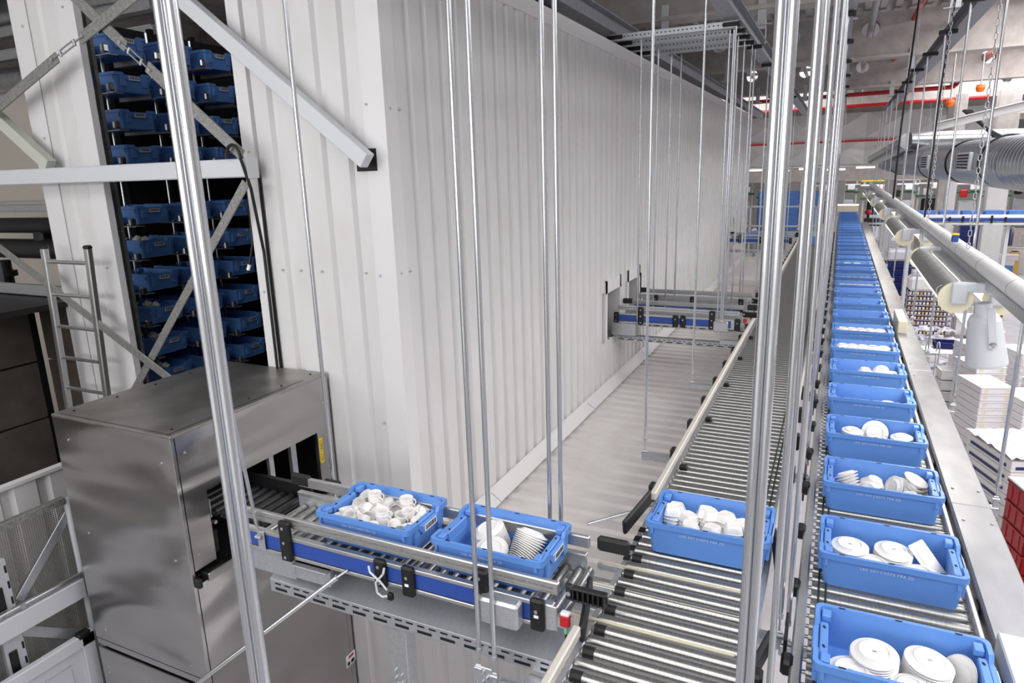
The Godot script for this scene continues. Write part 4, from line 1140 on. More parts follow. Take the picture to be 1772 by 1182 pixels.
func spurs() -> void:
	var z := -2.43
	var t := spur("near spur conveyor with blue side strip from the steel cabinet, holding two crates", z, -2.87, -2.86, -1.0, true)
	side_bracket(t, -2.53, 4.01, 4.245, z + 0.002)
	side_bracket(t, -1.92, 4.01, 4.165, z + 0.002, 0.07, 2)
	side_bracket(t, -1.755, 4.0, 4.165, z + 0.002, 0.07, 1)
	side_bracket(t, -1.352, 4.01, 4.245, z + 0.002)
	side_bracket(t, -1.07, 4.01, 4.17, z + 0.002, 0.068, 1)
	part(t, "tag", B.new().box(Vector3(-1.755, 4.07, z + 0.042), Vector3(0.022, 0.014, 0.002)).box(Vector3(-1.07, 4.09, z + 0.042), Vector3(0.022, 0.014, 0.002)), M.white)
	part(t, "motor_cover", B.new().bbox(Vector3(-1.245, 4.075, z + 0.045), Vector3(0.20, 0.13, 0.07), 0.012), M.zinc)
	for i in 7:
		part(t, "inner_roller", L.roller_short, M.roller_black, at(-3.36 + i * 0.074, RY, -2.765, PI / 2).scaled_local(Vector3(0.86, 1, 1)))
	for i in 4:
		part(t, "inner_roller", L.roller_short, M.roller_black, at(-3.66 + i * 0.074, RY, -2.765, PI / 2).scaled_local(Vector3(0.86, 1, 1)))
	part(t, "inner_wall", B.new().bbox(Vector3(-3.25, 4.08, -2.97), Vector3(0.8, 0.12, 0.03), 0.004), M.steel_dark)
	part(t, "cable_loop", B.new().tube([Vector3(-1.97, 4.13, z + 0.05), Vector3(-1.96, 4.10, z + 0.055), Vector3(-1.90, 4.06, z + 0.055), Vector3(-1.87, 4.02, z + 0.05)], 0.006, 6).tube([Vector3(-1.875, 4.14, z + 0.05), Vector3(-1.88, 4.11, z + 0.055), Vector3(-1.93, 4.05, z + 0.055), Vector3(-1.93, 3.99, z + 0.05), Vector3(-1.90, 3.975, z + 0.05), Vector3(-1.86, 3.99, z + 0.05)], 0.006, 6), M.lightgrey)
	part(t, "plug", B.new().bbox(Vector3(-1.85, 3.99, z + 0.05), Vector3(0.03, 0.04, 0.025), 0.006), M.steel_dark)
	part(t, "side_plate", B.new().bbox(Vector3(-2.72, 3.94, z - 0.03), Vector3(0.36, 0.16, 0.012), 0.003), M.zinc)
	part(t, "bracket_box", B.new().bbox(Vector3(-2.40, 3.94, z - 0.02), Vector3(0.24, 0.10, 0.03), 0.004).bbox(Vector3(-2.40, 3.985, z), Vector3(0.24, 0.01, 0.05), 0.003), M.zinc)
	part(t, "end_roller", B.new().rod(Vector3(-0.99, RY, -2.50), Vector3(-0.99, RY, -2.84), 0.026, -1, 16).rod(Vector3(-0.99, RY, -2.84), Vector3(-0.99, RY, -2.87), 0.030, -1, 16), M.roller)
	part(t, "cross_bar", B.new().bbox(Vector3(-1.0, 3.93, -2.75), Vector3(0.5, 0.03, 0.04), 0.004).bbox(Vector3(-1.05, 3.93, -2.98), Vector3(0.4, 0.03, 0.04), 0.004), M.zinc)
	part(t, "far_guide_stop", B.new().bbox(Vector3(-2.60, 4.22, -2.885), Vector3(0.12, 0.075, 0.03), 0.010), M.rubber)
	part(t, "wide_tray", B.new().bbox(Vector3(-1.85, 3.838, -2.55), Vector3(1.82, 0.008, 0.175), 0.003, Basis(Vector3.RIGHT, 0.42)).bbox(Vector3(-1.85, 3.765, -2.475), Vector3(1.82, 0.075, 0.008), 0.002), M.zinc)
	var sl := B.new()
	for k in 26:
		sl.box(Vector3(-2.70 + k * 0.068, 3.785, -2.4705), Vector3(0.042, 0.009, 0.001))
		if k % 2 == 0:
			sl.box(Vector3(-2.68 + k * 0.068, 3.752, -2.4705), Vector3(0.085, 0.016, 0.001))
	part(t, "tray_perforation", sl, M.steel_dark)
	# supporting post under the tray
	var po := thing("support_post", "upright galvanized support post below the near spur conveyor", "post", Vector3(-1.94, 0, -2.56))
	part(po, "column", B.new().bbox(Vector3(0, 1.87, 0), Vector3(0.12, 3.74, 0.09), 0.005), M.zinc)
	part(po, "cap", B.new().bbox(Vector3(0, 3.765, 0.03), Vector3(0.15, 0.06, 0.11), 0.006), M.zinc)
	for k in 7:
		part(po, "bolt", B.new().rod(Vector3(-0.02 + 0.035 * (k % 2), 3.28 + k * 0.024, 0.045), Vector3(-0.02 + 0.035 * (k % 2), 3.28 + k * 0.024, 0.057), 0.010, -1, 8), M.tube)
	# tilted brace rod from the spur down to the lower left
	var bd := thing("brace_rod", "slanting brace tube from the near spur down to the lower left corner", "rod")
	part(bd, "tube", B.new().rod(Vector3(-2.19, 4.005, -2.375), Vector3(-2.86, 3.44, -1.98), 0.0125, -1, 12), M.tube)
	part(bd, "eye_bolt", B.new().rod(Vector3(-2.19, 4.005, -2.375), Vector3(-2.13, 4.05, -2.41), 0.007, -1, 8).rod(Vector3(-2.205, 3.992, -2.366), Vector3(-2.18, 4.013, -2.381), 0.016, -1, 6), M.tube)
	bd = thing("brace_rod", "slanting brace rod over the deck reaching the roller lane", "rod")
	part(bd, "tube", B.new().rod(Vector3(-1.22, 3.93, -3.52), Vector3(-0.90, 3.95, -3.86), 0.011, -1, 10), M.tube)
	part(bd, "end_clip", B.new().box(Vector3(-0.90, 3.96, -3.86), Vector3(0.02, 0.05, 0.02)), M.zinc)
	# cross beam, brackets and pipe below the junction
	var cb := thing("junction_beam", "galvanized box beam below the end of the near spur", "beam")
	part(cb, "body", B.new().bbox(Vector3(-1.08, 3.66, -2.2), Vector3(0.14, 0.10, 0.55), 0.006), M.zinc)
	part(cb, "hanger_plate", B.new().bbox(Vector3(-1.315, 3.72, -2.33), Vector3(0.09, 0.15, 0.008), 0.004).bbox(Vector3(-1.225, 3.66, -2.31), Vector3(0.03, 0.17, 0.04), 0.004), M.zinc)
	for k in 5:
		part(cb, "bolt", B.new().rod(Vector3(-1.315 + 0.02 * (k % 2), 3.67 + k * 0.025, -2.326), Vector3(-1.315 + 0.02 * (k % 2), 3.67 + k * 0.025, -2.312), 0.010, -1, 6), M.tube)
	part(cb, "pipe_stub", B.new().rod(Vector3(-1.24, 3.70, -2.36), Vector3(-1.13, 3.70, -2.36), 0.035, -1, 14), M.zinc)
	part(cb, "crossbar", B.new().bbox(Vector3(-0.95, 3.62, -2.25), Vector3(0.6, 0.03, 0.03), 0.004), M.zinc)
	# red photo sensor on its bent bracket, with green collar and cable
	var se := thing("photo_sensor", "small red photo sensor with green collar at the spur end", "sensor", Vector3(-0.93, 4.115, -2.385))
	part(se, "housing", B.new().bbox(Vector3(0, 0, 0), Vector3(0.042, 0.055, 0.03), 0.004), M.red)
	part(se, "lens_cap", B.new().bbox(Vector3(0, 0.034, 0), Vector3(0.042, 0.018, 0.032), 0.006), M.film)
	part(se, "collar", B.new().rod(Vector3(0.002, -0.03, 0), Vector3(0.002, -0.065, 0), 0.010, 0.007, 10), mat(Color(0.45, 0.75, 0.55), 0.4))
	part(se, "cable", B.new().tube([Vector3(0.002, -0.065, 0), Vector3(0.004, -0.15, 0.0), Vector3(0.015, -0.28, 0.02)], 0.005, 6), M.black)
	part(se, "bracket", B.new().tube([Vector3(0.015, -0.03, -0.01), Vector3(0.015, -0.055, -0.01), Vector3(0.075, -0.05, -0.01), Vector3(0.085, -0.075, -0.01)], 0.006, 8), M.zinc)
	# second, third and fourth spur further along the wall
	z = -8.62
	t = spur("second spur conveyor from a wall opening, nearer of the middle pair", z, -9.06, -2.58, -1.02, false)
	side_bracket(t, -2.57, 4.02, 4.16, z, 0.07, 2)
	for q in [[-2.24, 4.245], [-1.785, 4.165], [-1.69, 4.165], [-1.33, 4.245], [-1.02, 4.165]]:
		side_bracket(t, q[0], 4.01, q[1], z, 0.07, 3 if q[1] > 4.2 else 1)
	part(t, "side_plate", B.new().bbox(Vector3(-2.47, 3.93, z + 0.03), Vector3(0.33, 0.16, 0.012), 0.003).bbox(Vector3(-2.31, 3.93, z - 0.05), Vector3(0.012, 0.16, 0.16), 0.003), M.zinc)
	part(t, "motor_cover", B.new().bbox(Vector3(-1.215, 4.06, z + 0.045), Vector3(0.18, 0.13, 0.07), 0.012), M.zinc)
	z = -9.55
	t = spur("third spur conveyor from a wall opening, further of the middle pair", z, -9.99, -2.58, -1.02, false)
	for q in [[-2.27, 4.245], [-1.75, 4.245], [-1.5, 4.165], [-1.10, 4.245]]:
		side_bracket(t, q[0], 4.01, q[1], z, 0.07, 1)
	for k in 2:
		var s2 := thing("photo_sensor", ["small red sensor at the end of the second spur", "small red sensor at the end of the third spur"][k], "sensor", Vector3(-0.93, 4.15, -8.58 - 0.93 * k))
		part(s2, "housing", B.new().bbox(Vector3(0, 0, 0), Vector3(0.04, 0.05, 0.03), 0.004), M.red)
		part(s2, "cable", B.new().tube([Vector3(0, -0.03, 0), Vector3(0.02, -0.12, 0), Vector3(0.0, -0.22, 0)], 0.005, 6), M.black)
	z = -19.0
	t = spur("far spur conveyor near the end of the roller lane with crates on it", z, -19.44, -2.58, -1.02, false)
	for q in [[-2.3, 4.245], [-1.78, 4.165], [-1.05, 4.165]]:
		side_bracket(t, q[0], 4.01, q[1], z, 0.07, 1)

# ---------------------------------------------------------------- hanger rods
func hanger(label: String, x: float, y0: float, y1: float, z: float, group: String, simple := false, r := 0.0112) -> void:
	var t := thing("hanger_rod", label, "rod", Vector3(x, y0, z), 0.0, group)
	part(t, "tube", B.new().rod(Vector3(0, 0.12, 0), Vector3(0, y1 - y0 - 0.06, 0), r, -1, 14), M.tube)
	part(t, "threaded_end", B.new().rod(Vector3(0, -0.02, 0), Vector3(0, 0.13, 0), r * 0.45, -1, 8).rod(Vector3(0, y1 - y0 - 0.07, 0), Vector3(0, y1 - y0, 0), r * 0.45, -1, 8), M.zinc)
	if not simple:
		part(t, "nut", B.new().rod(Vector3(0, 0.105, 0), Vector3(0, 0.125, 0), r * 1.35, -1, 6), M.zinc)
		part(t, "bracket", B.new().bbox(Vector3(0, -0.01, 0.006), Vector3(0.03, 0.10, 0.010), 0.003).rod(Vector3(-0.02, 0.02, 0.01), Vector3(0.02, 0.02, 0.01), 0.010, -1, 8), M.zinc)

func hangers() -> void:
	var gl := "hanger rods left of the roller lane"
	var gc := "hanger rods between the two lanes"
	var gr := "hanger rods right of the crate lane"
	# the close pair at left and the close pair in the middle
	hanger("left tube of the thick near pair of hanger rods at left", -1.272, 3.9, 7.6, -1.05, gl, false, 0.0128)
	hanger("right tube of the thick near pair of hanger rods at left", -1.2365, 3.9, 7.6, -1.05, gl, false, 0.0128)
	hanger("left tube of the thick near pair between the two lanes", -0.133, 3.9, 7.55, -1.56, gc, false, 0.0116)
	hanger("right tube of the thick near pair between the two lanes", -0.1105, 3.9, 7.55, -1.56, gc, false, 0.0116)
	hanger("rod fixed to the near spur's blue side, left of its pair", -1.340, 3.76, 7.6, -2.34, gl)
	hanger("rod fixed to the near spur's blue side, right of its pair", -1.262, 3.74, 7.6, -2.34, gl)
	hanger("rod behind the second crate of the near spur, left of its pair", -1.233, 3.9, 7.6, -2.96, gl)
	hanger("rod behind the second crate of the near spur, right of its pair", -1.172, 3.9, 7.6, -2.96, gl)
	hanger("rod standing in front of the corrugated front, beside the steel cabinet", -2.715, 3.9, 7.6, -3.02, gl)
	var sl := thing("hanger_rod", "tilted thin rod beside the thick near pair, ending at the spur's side plate", "rod")
	part(sl, "tube", B.new().rod(Vector3(-2.725, 4.18, -2.40), Vector3(-2.93, 6.0, -2.40), 0.0105, -1, 12), M.tube)
	part(sl, "threaded_end", B.new().rod(Vector3(-2.725, 4.18, -2.40), Vector3(-2.716, 4.12, -2.40), 0.006, -1, 8), M.zinc)
	part(sl, "bracket", B.new().bbox(Vector3(-2.71, 4.09, -2.405), Vector3(0.05, 0.12, 0.01), 0.004).rod(Vector3(-2.73, 4.12, -2.39), Vector3(-2.69, 4.12, -2.39), 0.012, -1, 8), M.zinc)
	hanger("bright rod close to the thick middle pair, nearest of the inner row", -0.085, 3.85, 7.55, -2.10, gc)
	for i in HZ.size():
		var z: float = HZ[i]
		if i > 0:
			hanger("%s slim rod in the row left of the roller lane, bracket over the deck" % ORD[i - 1], -1.2, 3.88, 7.6, z, gl, i > 4)
		hanger("%s rod of the dense inner row, carrying the roller lane" % ORD[i], -0.095, 3.88, 7.55, z, gc, i > 4)
		hanger("%s rod of the dense inner row, carrying the crate lane" % ORD[i], -0.06, 3.88, 7.55, z + 0.04, gc, i > 4)
		if i > 0:
			hanger("%s rod right of the sheet cover, carrying the crate lane" % ORD[i - 1], 1.03, 3.92, 7.55, z + 0.04, gr, i > 4)
	var names := ["left of the second spur", "first of the pair right on the second spur", "second of the pair right on the second spur", "left on the far side of the second spur", "right on the far side of the second spur", "left of the third spur", "right of the third spur", "left on the far side of the third spur", "right on the far side of the third spur"]
	var pos := [[-2.287, -8.60], [-1.266, -8.60], [-1.221, -8.60], [-2.20, -9.10], [-1.24, -9.10], [-2.13, -9.53], [-1.22, -9.53], [-2.1, -10.0], [-1.18, -10.0]]
	for i in pos.size():
		hanger("rod " + names[i] + ", hung from a strut channel", pos[i][0], 3.96, 7.56, pos[i][1], "rods of the middle spurs", true)
	for i in 3:
		hanger(["rod at the left of the far spur", "rod in the middle of the far spur", "rod at the right of the far spur"][i], [-2.3, -1.75, -1.15][i], 3.96, 7.6, -18.95, "rods of the far spur", true)
	for i in 4:
		var zf: float = -20.6 - 1.95 * i
		hanger("%s of the far rods right of the sheet cover, beyond the far spur" % ORD[i], 1.03, 3.92, 7.55, zf, gr, true)
		hanger("%s of the far rods between the lanes, beyond the far spur" % ORD[i], -0.08, 3.92, 7.55, zf, gc, true)
	# clamps where the lane rods meet the beams
	var bc := thing("beam_clamps", "black clamps along the roof beam above the right lane edge", "clamps")
	for z in HZ:
		clamp_at(bc, 1.06, 7.53, z + 0.04)
	bc = thing("beam_clamps", "black clamps along the roof beam above the lane gap", "clamps")
	for z in HZ:
		clamp_at(bc, -0.08, 7.53, z + 0.02)
	bc = thing("beam_clamps", "black clamps along the roof beam left of the roller lane", "clamps")
	for z in [-10.5, -12.45, -14.4, -16.45, -18.55]:
		clamp_at(bc, -1.21, 7.585, z)

# ---------------------------------------------------------------- crates and china
func crates() -> void:
	# right lane
	var holds := ["white plates in tall stacks", "two stacks of stamped plates and a leaning tray", "a mix of leaning plates and bowls", "short stacks of plates, one plate standing", "a few small plates low down", "overturned bowls", "two rows of small dishes", "one row of small dishes"]
	var n := 33
	for i in n:
		var z := -2.335 - 0.8 * i - 0.2
		if i >= 8 and i < 14:
			z += [0.0, -0.05, -0.12, 0.05, 0.06, 0.0][i - 8]
		var lab: String
		if i < 8:
			lab = "%s crate on the right lane, holding %s" % [ORD[i], holds[i]]
		elif i in [11, 12, 14]:
			lab = "%s blue crate on the right lane, with a line of white dishes" % ORD[i]
		else:
			lab = "%s blue crate on the right lane from the viewer, looking empty" % ORD[i]
		new_crate(lab, at(0.34, 4.075, z), "blue crates on the right lane")
	# spur and centre lane
	new_crate("blue crate full of jumbled cups on the near spur conveyor", at(-2.09, 4.12, -2.68), "blue crates on the near spur")
	new_crate("blue crate of bowls and leaning plates at the spur's end", at(-1.375, 4.12, -2.68), "blue crates on the near spur")
	new_crate("single blue crate of square bowls on the middle roller lane", at(-0.468, 4.09, -3.285), "crates on the middle lane")
	# tower
	for i in TOWER_Y.size():
		for k in 3:
			var place: String = ["front", "middle", "rear"][k]
			new_crate("%s blue crate on the %s tier from the top of the storage tower" % [place, ORD[i]], at(-6.4, TOWER_Y[i] - 0.178, -4.64 - k * 0.53), "blue crates in the storage tower")
	# far spur and the stacks beyond
	var pf := thing("stack_platform", "grey steel platform under the tall far stacks of crates", "platform", Vector3(-1.44, 0, -24.0))
	part(pf, "deck", B.new().bbox(Vector3(0, 3.91, 0), Vector3(2.2, 0.08, 0.9), 0.01), M.zinc)
	for q in [-1.0, 1.0]:
		part(pf, "leg", B.new().bbox(Vector3(q, 1.93, 0), Vector3(0.1, 3.87, 0.1), 0.006), M.zinc)
	new_crate("blue crate at the left of the far spur conveyor", at(-2.05, 4.08, -19.2), "crates on the far spur")
	new_crate("blue crate at the middle of the far spur conveyor", at(-1.72 + 0.3, 4.08, -19.2), "crates on the far spur")
	new_crate("blue crate alone at the far end of the middle roller lane", at(-0.5, 4.08, -18.4), "crates on the middle lane")
	for c in 3:
		for r in 8:
			new_crate("blue crate in the %s tall far stack behind the far spur, %s from its top" % [ORD[c], ORD[7 - r]], at(-2.1 + c * 0.66, 3.95 + r * 0.15, -24.0), "far stacks of blue crates")
	# contents, nearest crate first
	var R := 4.075
	var c0 := Vector3(0.34, R, -2.535)
	var g := "plates in the nearest crate of the right lane"
	stack("plate", "white plate in the left tall stack of the nearest crate", c0 + Vector3(-0.087, 0.128, -0.005), 10, 0.0115, g, Vector3(0.10, 0, 0.03))
	stack("plate", "white plate in the right tall stack of the nearest crate", c0 + Vector3(0.095, 0.118, -0.046), 9, 0.0115, g, Vector3(0.06, 0, -0.12))
	stack("plate", "white plate in the low front left stack of the nearest crate", c0 + Vector3(-0.165, 0.092, 0.088), 6, 0.0115, g, Vector3(0.10, 0, 0.04))
	stack("plate_small", "white side plate in the low front middle stack of the nearest crate", c0 + Vector3(0.028, 0.085, 0.085), 5, 0.011, g, Vector3(0.15, 0, 0.05))
	stack("plate_small", "white side plate in the low front right stack of the nearest crate", c0 + Vector3(0.145, 0.085, 0.09), 5, 0.011, g, Vector3(0.1, 0, -0.05))
	new_plate("plate", "white dish standing on edge at the right of the nearest crate", Transform3D(facing(Vector3(0.78, -0.50, -0.36)), c0 + Vector3(0.185, 0.085, -0.05)), g, false)
	c0 = Vector3(0.34, R, -3.325)
	g = "plates in the second crate of the right lane"
	stack("plate", "white plate in the left stack of the second crate", c0 + Vector3(-0.161, 0.115, -0.03), 8, 0.0115, g, Vector3(0.05, 0, 0.0))
	stack("plate", "white plate in the middle stack of the second crate", c0 + Vector3(0.026, 0.118, -0.05), 8, 0.0115, g, Vector3(0.08, 0, -0.05))
	stack("plate", "white plate in the front left stack of the second crate", c0 + Vector3(-0.06, 0.085, 0.065), 5, 0.0115, g, Vector3(0.2, 0, 0.02))
	stack("plate", "white plate in the front right stack of the second crate", c0 + Vector3(0.125, 0.08, 0.06), 5, 0.0115, g, Vector3(0.1, 0, 0.1))
	var ty := thing("serving_tray", "narrow white tray leaning at the right of the second crate", "tray", c0 + Vector3(0.17, 0.10, -0.05))
	ty.rotation = Vector3(0.1, -0.7, -0.75)
	part(ty, "dish", B.new().bbox(Vector3.ZERO, Vector3(0.19, 0.012, 0.10), 0.005).bbox(Vector3(0, 0.008, 0), Vector3(0.15, 0.008, 0.07), 0.003), M.china)
	c0 = Vector3(0.34, R, -4.136)
	g = "china in the third crate of the right lane"
	for k in 5:
		new_plate("plate_small", "white plate in the fanned row left in the third crate, %s from top" % ORD[k], Transform3D(Basis.from_euler(Vector3(-0.45, 0.3, 0.35)), c0 + Vector3(-0.175 + k * 0.004, 0.125 - k * 0.014, -0.055 + k * 0.012)), g, false)
	stack("bowl", "white overturned bowl in the middle stack of the third crate", c0 + Vector3(-0.03, 0.085, -0.06), 4, 0.015, g, Vector3(0.1, 0, -0.25))
	new_plate("bowl", "white bowl lying in front of the middle stack in the third crate", Transform3D(Basis.from_euler(Vector3(0.75, 0, 0.2)), c0 + Vector3(-0.055, 0.085, 0.06)), g)
	for k in 3:
		new_plate("plate_small", "%s white saucer in the row standing on edge in the third crate" % ORD[k], Transform3D(Basis.from_euler(Vector3(0.9, 0.25 * k, 0.9 - 0.1 * k)), c0 + Vector3(0.075 + k * 0.022, 0.10, -0.03 + 0.01 * k)), g, false)
	for k in 3:
		new_plate("bowl", "white bowl in the nested set right in the third crate, %s from top" % ORD[k], Transform3D(Basis.from_euler(Vector3(0.25, 0.4, PI - 0.35)), c0 + Vector3(0.185, 0.155 - k * 0.016, -0.06 + k * 0.02)), g, false)
	new_plate("bowl", "white bowl at the front right of the third crate", Transform3D(Basis.from_euler(Vector3(0.2, 0, 0.1)), c0 + Vector3(0.15, 0.075, 0.07)), g)
	c0 = Vector3(0.34, R, -4.912)
	g = "plates in the fourth crate of the right lane"
	stack("plate_small", "white plate in the left stack of the fourth crate", c0 + Vector3(-0.13, 0.118, -0.07), 7, 0.011, g, Vector3(0.05, 0, -0.05))
	new_plate("plate", "white plate standing against the back of the fourth crate", Transform3D(Basis.from_euler(Vector3(1.15, 0, 0)), c0 + Vector3(0.01, 0.105, -0.125)), g, false)
	stack("plate_small", "white plate in the front middle stack of the fourth crate", c0 + Vector3(0.025, 0.095, 0.0), 5, 0.011, g, Vector3(0.15, 0, 0))
	stack("plate_small", "white plate in the right stack of the fourth crate", c0 + Vector3(0.17, 0.112, -0.07), 6, 0.011, g, Vector3(0.05, 0, 0.05))
	stack("plate_small", "white plate in the front right stack of the fourth crate", c0 + Vector3(0.16, 0.085, 0.05), 4, 0.011, g)
	c0 = Vector3(0.34, R, -5.744)
	stack("plate_small", "white plate low at the right of the fifth crate", c0 + Vector3(0.13, 0.085, -0.03), 5, 0.011, "plates in the fifth crate")
	stack("plate_small", "white plate low at the left of the fifth crate", c0 + Vector3(-0.09, 0.075, -0.02), 4, 0.011, "plates in the fifth crate")
	c0 = Vector3(0.34, R, -6.54)
	g = "bowls in the sixth crate"
	stack("bowl", "white overturned bowl at the middle of the sixth crate", c0 + Vector3(-0.01, 0.10, -0.05), 4, 0.018, g)
	new_plate("bowl", "white bowl standing on edge in the sixth crate", Transform3D(Basis.from_euler(Vector3(0.9, 0.3, 0.5)), c0 + Vector3(0.115, 0.115, -0.04)), g, false)
	stack("bowl", "white overturned bowl at the right of the sixth crate", c0 + Vector3(0.205, 0.085, -0.04), 3, 0.018, g)
	for q in [[-7.345, 6, "seventh", 10], [-8.135, 7, "eighth", 5], [-11.235, 11, "twelfth", 5], [-11.99, 12, "thirteenth", 5], [-13.735, 14, "fifteenth", 2]]:
		for k in q[3]:
			var xx: float = (-0.19 + (k % 5) * 0.093) if q[3] > 2 else (-0.11 + k * 0.16)
			var zz: float = -0.10 + 0.09 * (k / 5)
			stack("plate_small" if q[3] > 2 else "plate", "small dish in the %s pile from left of the %s crate" % [ORD[k % 5] + (" front" if k > 4 else ""), q[2]], Vector3(0.34 + xx * 0.98, R + 0.128 - 0.012 * (k / 5), q[0] - 0.0 + zz), 3, 0.014, "dishes in the %s crate" % q[2])
	# cups
	g = "cups in the first crate of the near spur"
	var cl := "white cup in the jumbled pile of the near spur crate"
	c0 = Vector3(-2.09, 4.12, -2.68)
	var first: Node3D = null
	for layer in 2:
		for k in 30:
			var px := -0.205 + (k % 6) * 0.082 + rng.randf_range(-0.018, 0.018)
			var pz := -0.125 + (k / 6) * 0.061 + rng.randf_range(-0.015, 0.015)
			var bs := Basis.from_euler(Vector3(rng.randf_range(-1.5, 1.5), rng.randf() * TAU, rng.randf_range(-0.5, 0.5)))
			if k % 5 == 2:
				bs = Basis.from_euler(Vector3(0.08, rng.randf() * TAU, PI + 0.05))
			elif k % 7 == 3:
				bs = Basis.from_euler(Vector3(0.0, rng.randf_range(-0.5, 0.5), 0.06))
			var x := Transform3D(bs, c0 + Vector3(px, 0.045 + layer * 0.058 + rng.randf_range(0, 0.014), pz) - bs * Vector3(0, 0.028, 0))
			if first == null:
				first = thing("cup", cl, "cup", Vector3.ZERO, 0.0, g)
				first.transform = x
				part(first, "cup_body", L.cup, M.china)
			else:
				dup(first, cl, x, g)
	for q in [[-0.115, -0.09, 3, "left"], [0.085, -0.105, 3, "right"], [0.045, 0.06, 3, "front"]]:
		for k in q[2]:
			dup(first, "white cup in the upright %s stack of the near spur crate, %s from below" % [q[3], ORD[k]], Transform3D(Basis(Vector3.UP, 0.3 * k - 0.3), c0 + Vector3(q[0], 0.085 + k * 0.021, q[1])), g)
	# second spur crate
	c0 = Vector3(-1.375, 4.12, -2.68)
	g = "china in the second crate of the near spur"
	stack("plate", "white bowl in the rear left stack of the second spur crate", c0 + Vector3(-0.105, 0.125, -0.06), 9, 0.013, g, Vector3(0.2, 0, 0.25))
	stack("plate", "white bowl in the front left stack of the second spur crate", c0 + Vector3(-0.015, 0.11, 0.085), 6, 0.013, g, Vector3(0.35, 0, -0.08))
	for k in 13:
		var a := 0.55 + k * 0.055
		new_plate("plate", "white plate in the leaning row of the second spur crate, %s from the rear" % ORD[k], Transform3D(Basis.from_euler(Vector3(-a, -0.15 - k * 0.015, -0.1)), c0 + Vector3(0.125 + k * 0.002, 0.135 - k * 0.0055, -0.085 + k * 0.0165)), g, false)
	# centre crate
	c0 = Vector3(-0.468, 4.09, -3.285)
	g = "square bowls in the middle lane crate"
	var sq := [[-0.205, -0.035, 4, 0.1, "left front"], [-0.12, -0.02, 3, 0.5, "second left"], [-0.20, -0.10, 2, 0.0, "left rear"], [-0.04, -0.075, 5, 0.05, "middle"], [-0.015, -0.06, 4, 0.3, "middle right"], [0.065, -0.055, 5, -0.25, "tall right"], [0.015, 0.065, 3, -0.2, "front middle"], [0.115, 0.04, 4, 0.1, "front right"], [0.15, -0.04, 3, 0.4, "right"], [-0.095, 0.075, 3, 0.0, "front left"], [0.215, 0.03, 4, 0.2, "far right"]]
	for q in sq:
		stack("sbowl", "white square bowl in the %s stack of the middle lane crate" % q[4], c0 + Vector3(q[0], 0.105 + (0.02 if q[2] > 3 else 0.0), q[1]), q[2], 0.02, g, Vector3(0.12 * q[3], q[3] * 2.0, -0.3 * q[3]))
	# dishes showing in tower crates
	for i in [5, 7, 8, 9]:
		for k in 5:
			dup(first, "white cup %s from the left in the front crate of the %s tower tier" % [ORD[k], ORD[i]], Transform3D(Basis.from_euler(Vector3(0.9, k * 1.4, 0.4)), Vector3(-6.62 + k * 0.105, TOWER_Y[i] - 0.03, -4.60 + 0.05 * (k % 2))), "cups in the storage tower")

# ---------------------------------------------------------------- lamps and trunking
func chain(label: String, p: Vector3, y1: float) -> void:
	var t := thing("hanging_chain", label, "chain", p)
	var b := B.new()
	var n := int((y1 - p.y) / 0.042)
	for i in n:
		var y := 0.021 + i * 0.042
		var s := Vector3(0.0095, 0, 0) if i % 2 == 0 else Vector3(0, 0, 0.0095)
		b.tube([Vector3(0, y - 0.024, 0), s + Vector3(0, y - 0.0145, 0), s + Vector3(0, y + 0.0145, 0), Vector3(0, y + 0.024, 0), -s + Vector3(0, y + 0.0145, 0), -s + Vector3(0, y - 0.0145, 0), Vector3(0, y - 0.024, 0)], 0.0034, 5)
	part(t, "links", b, M.zinc).set_meta("kind", "stuff")

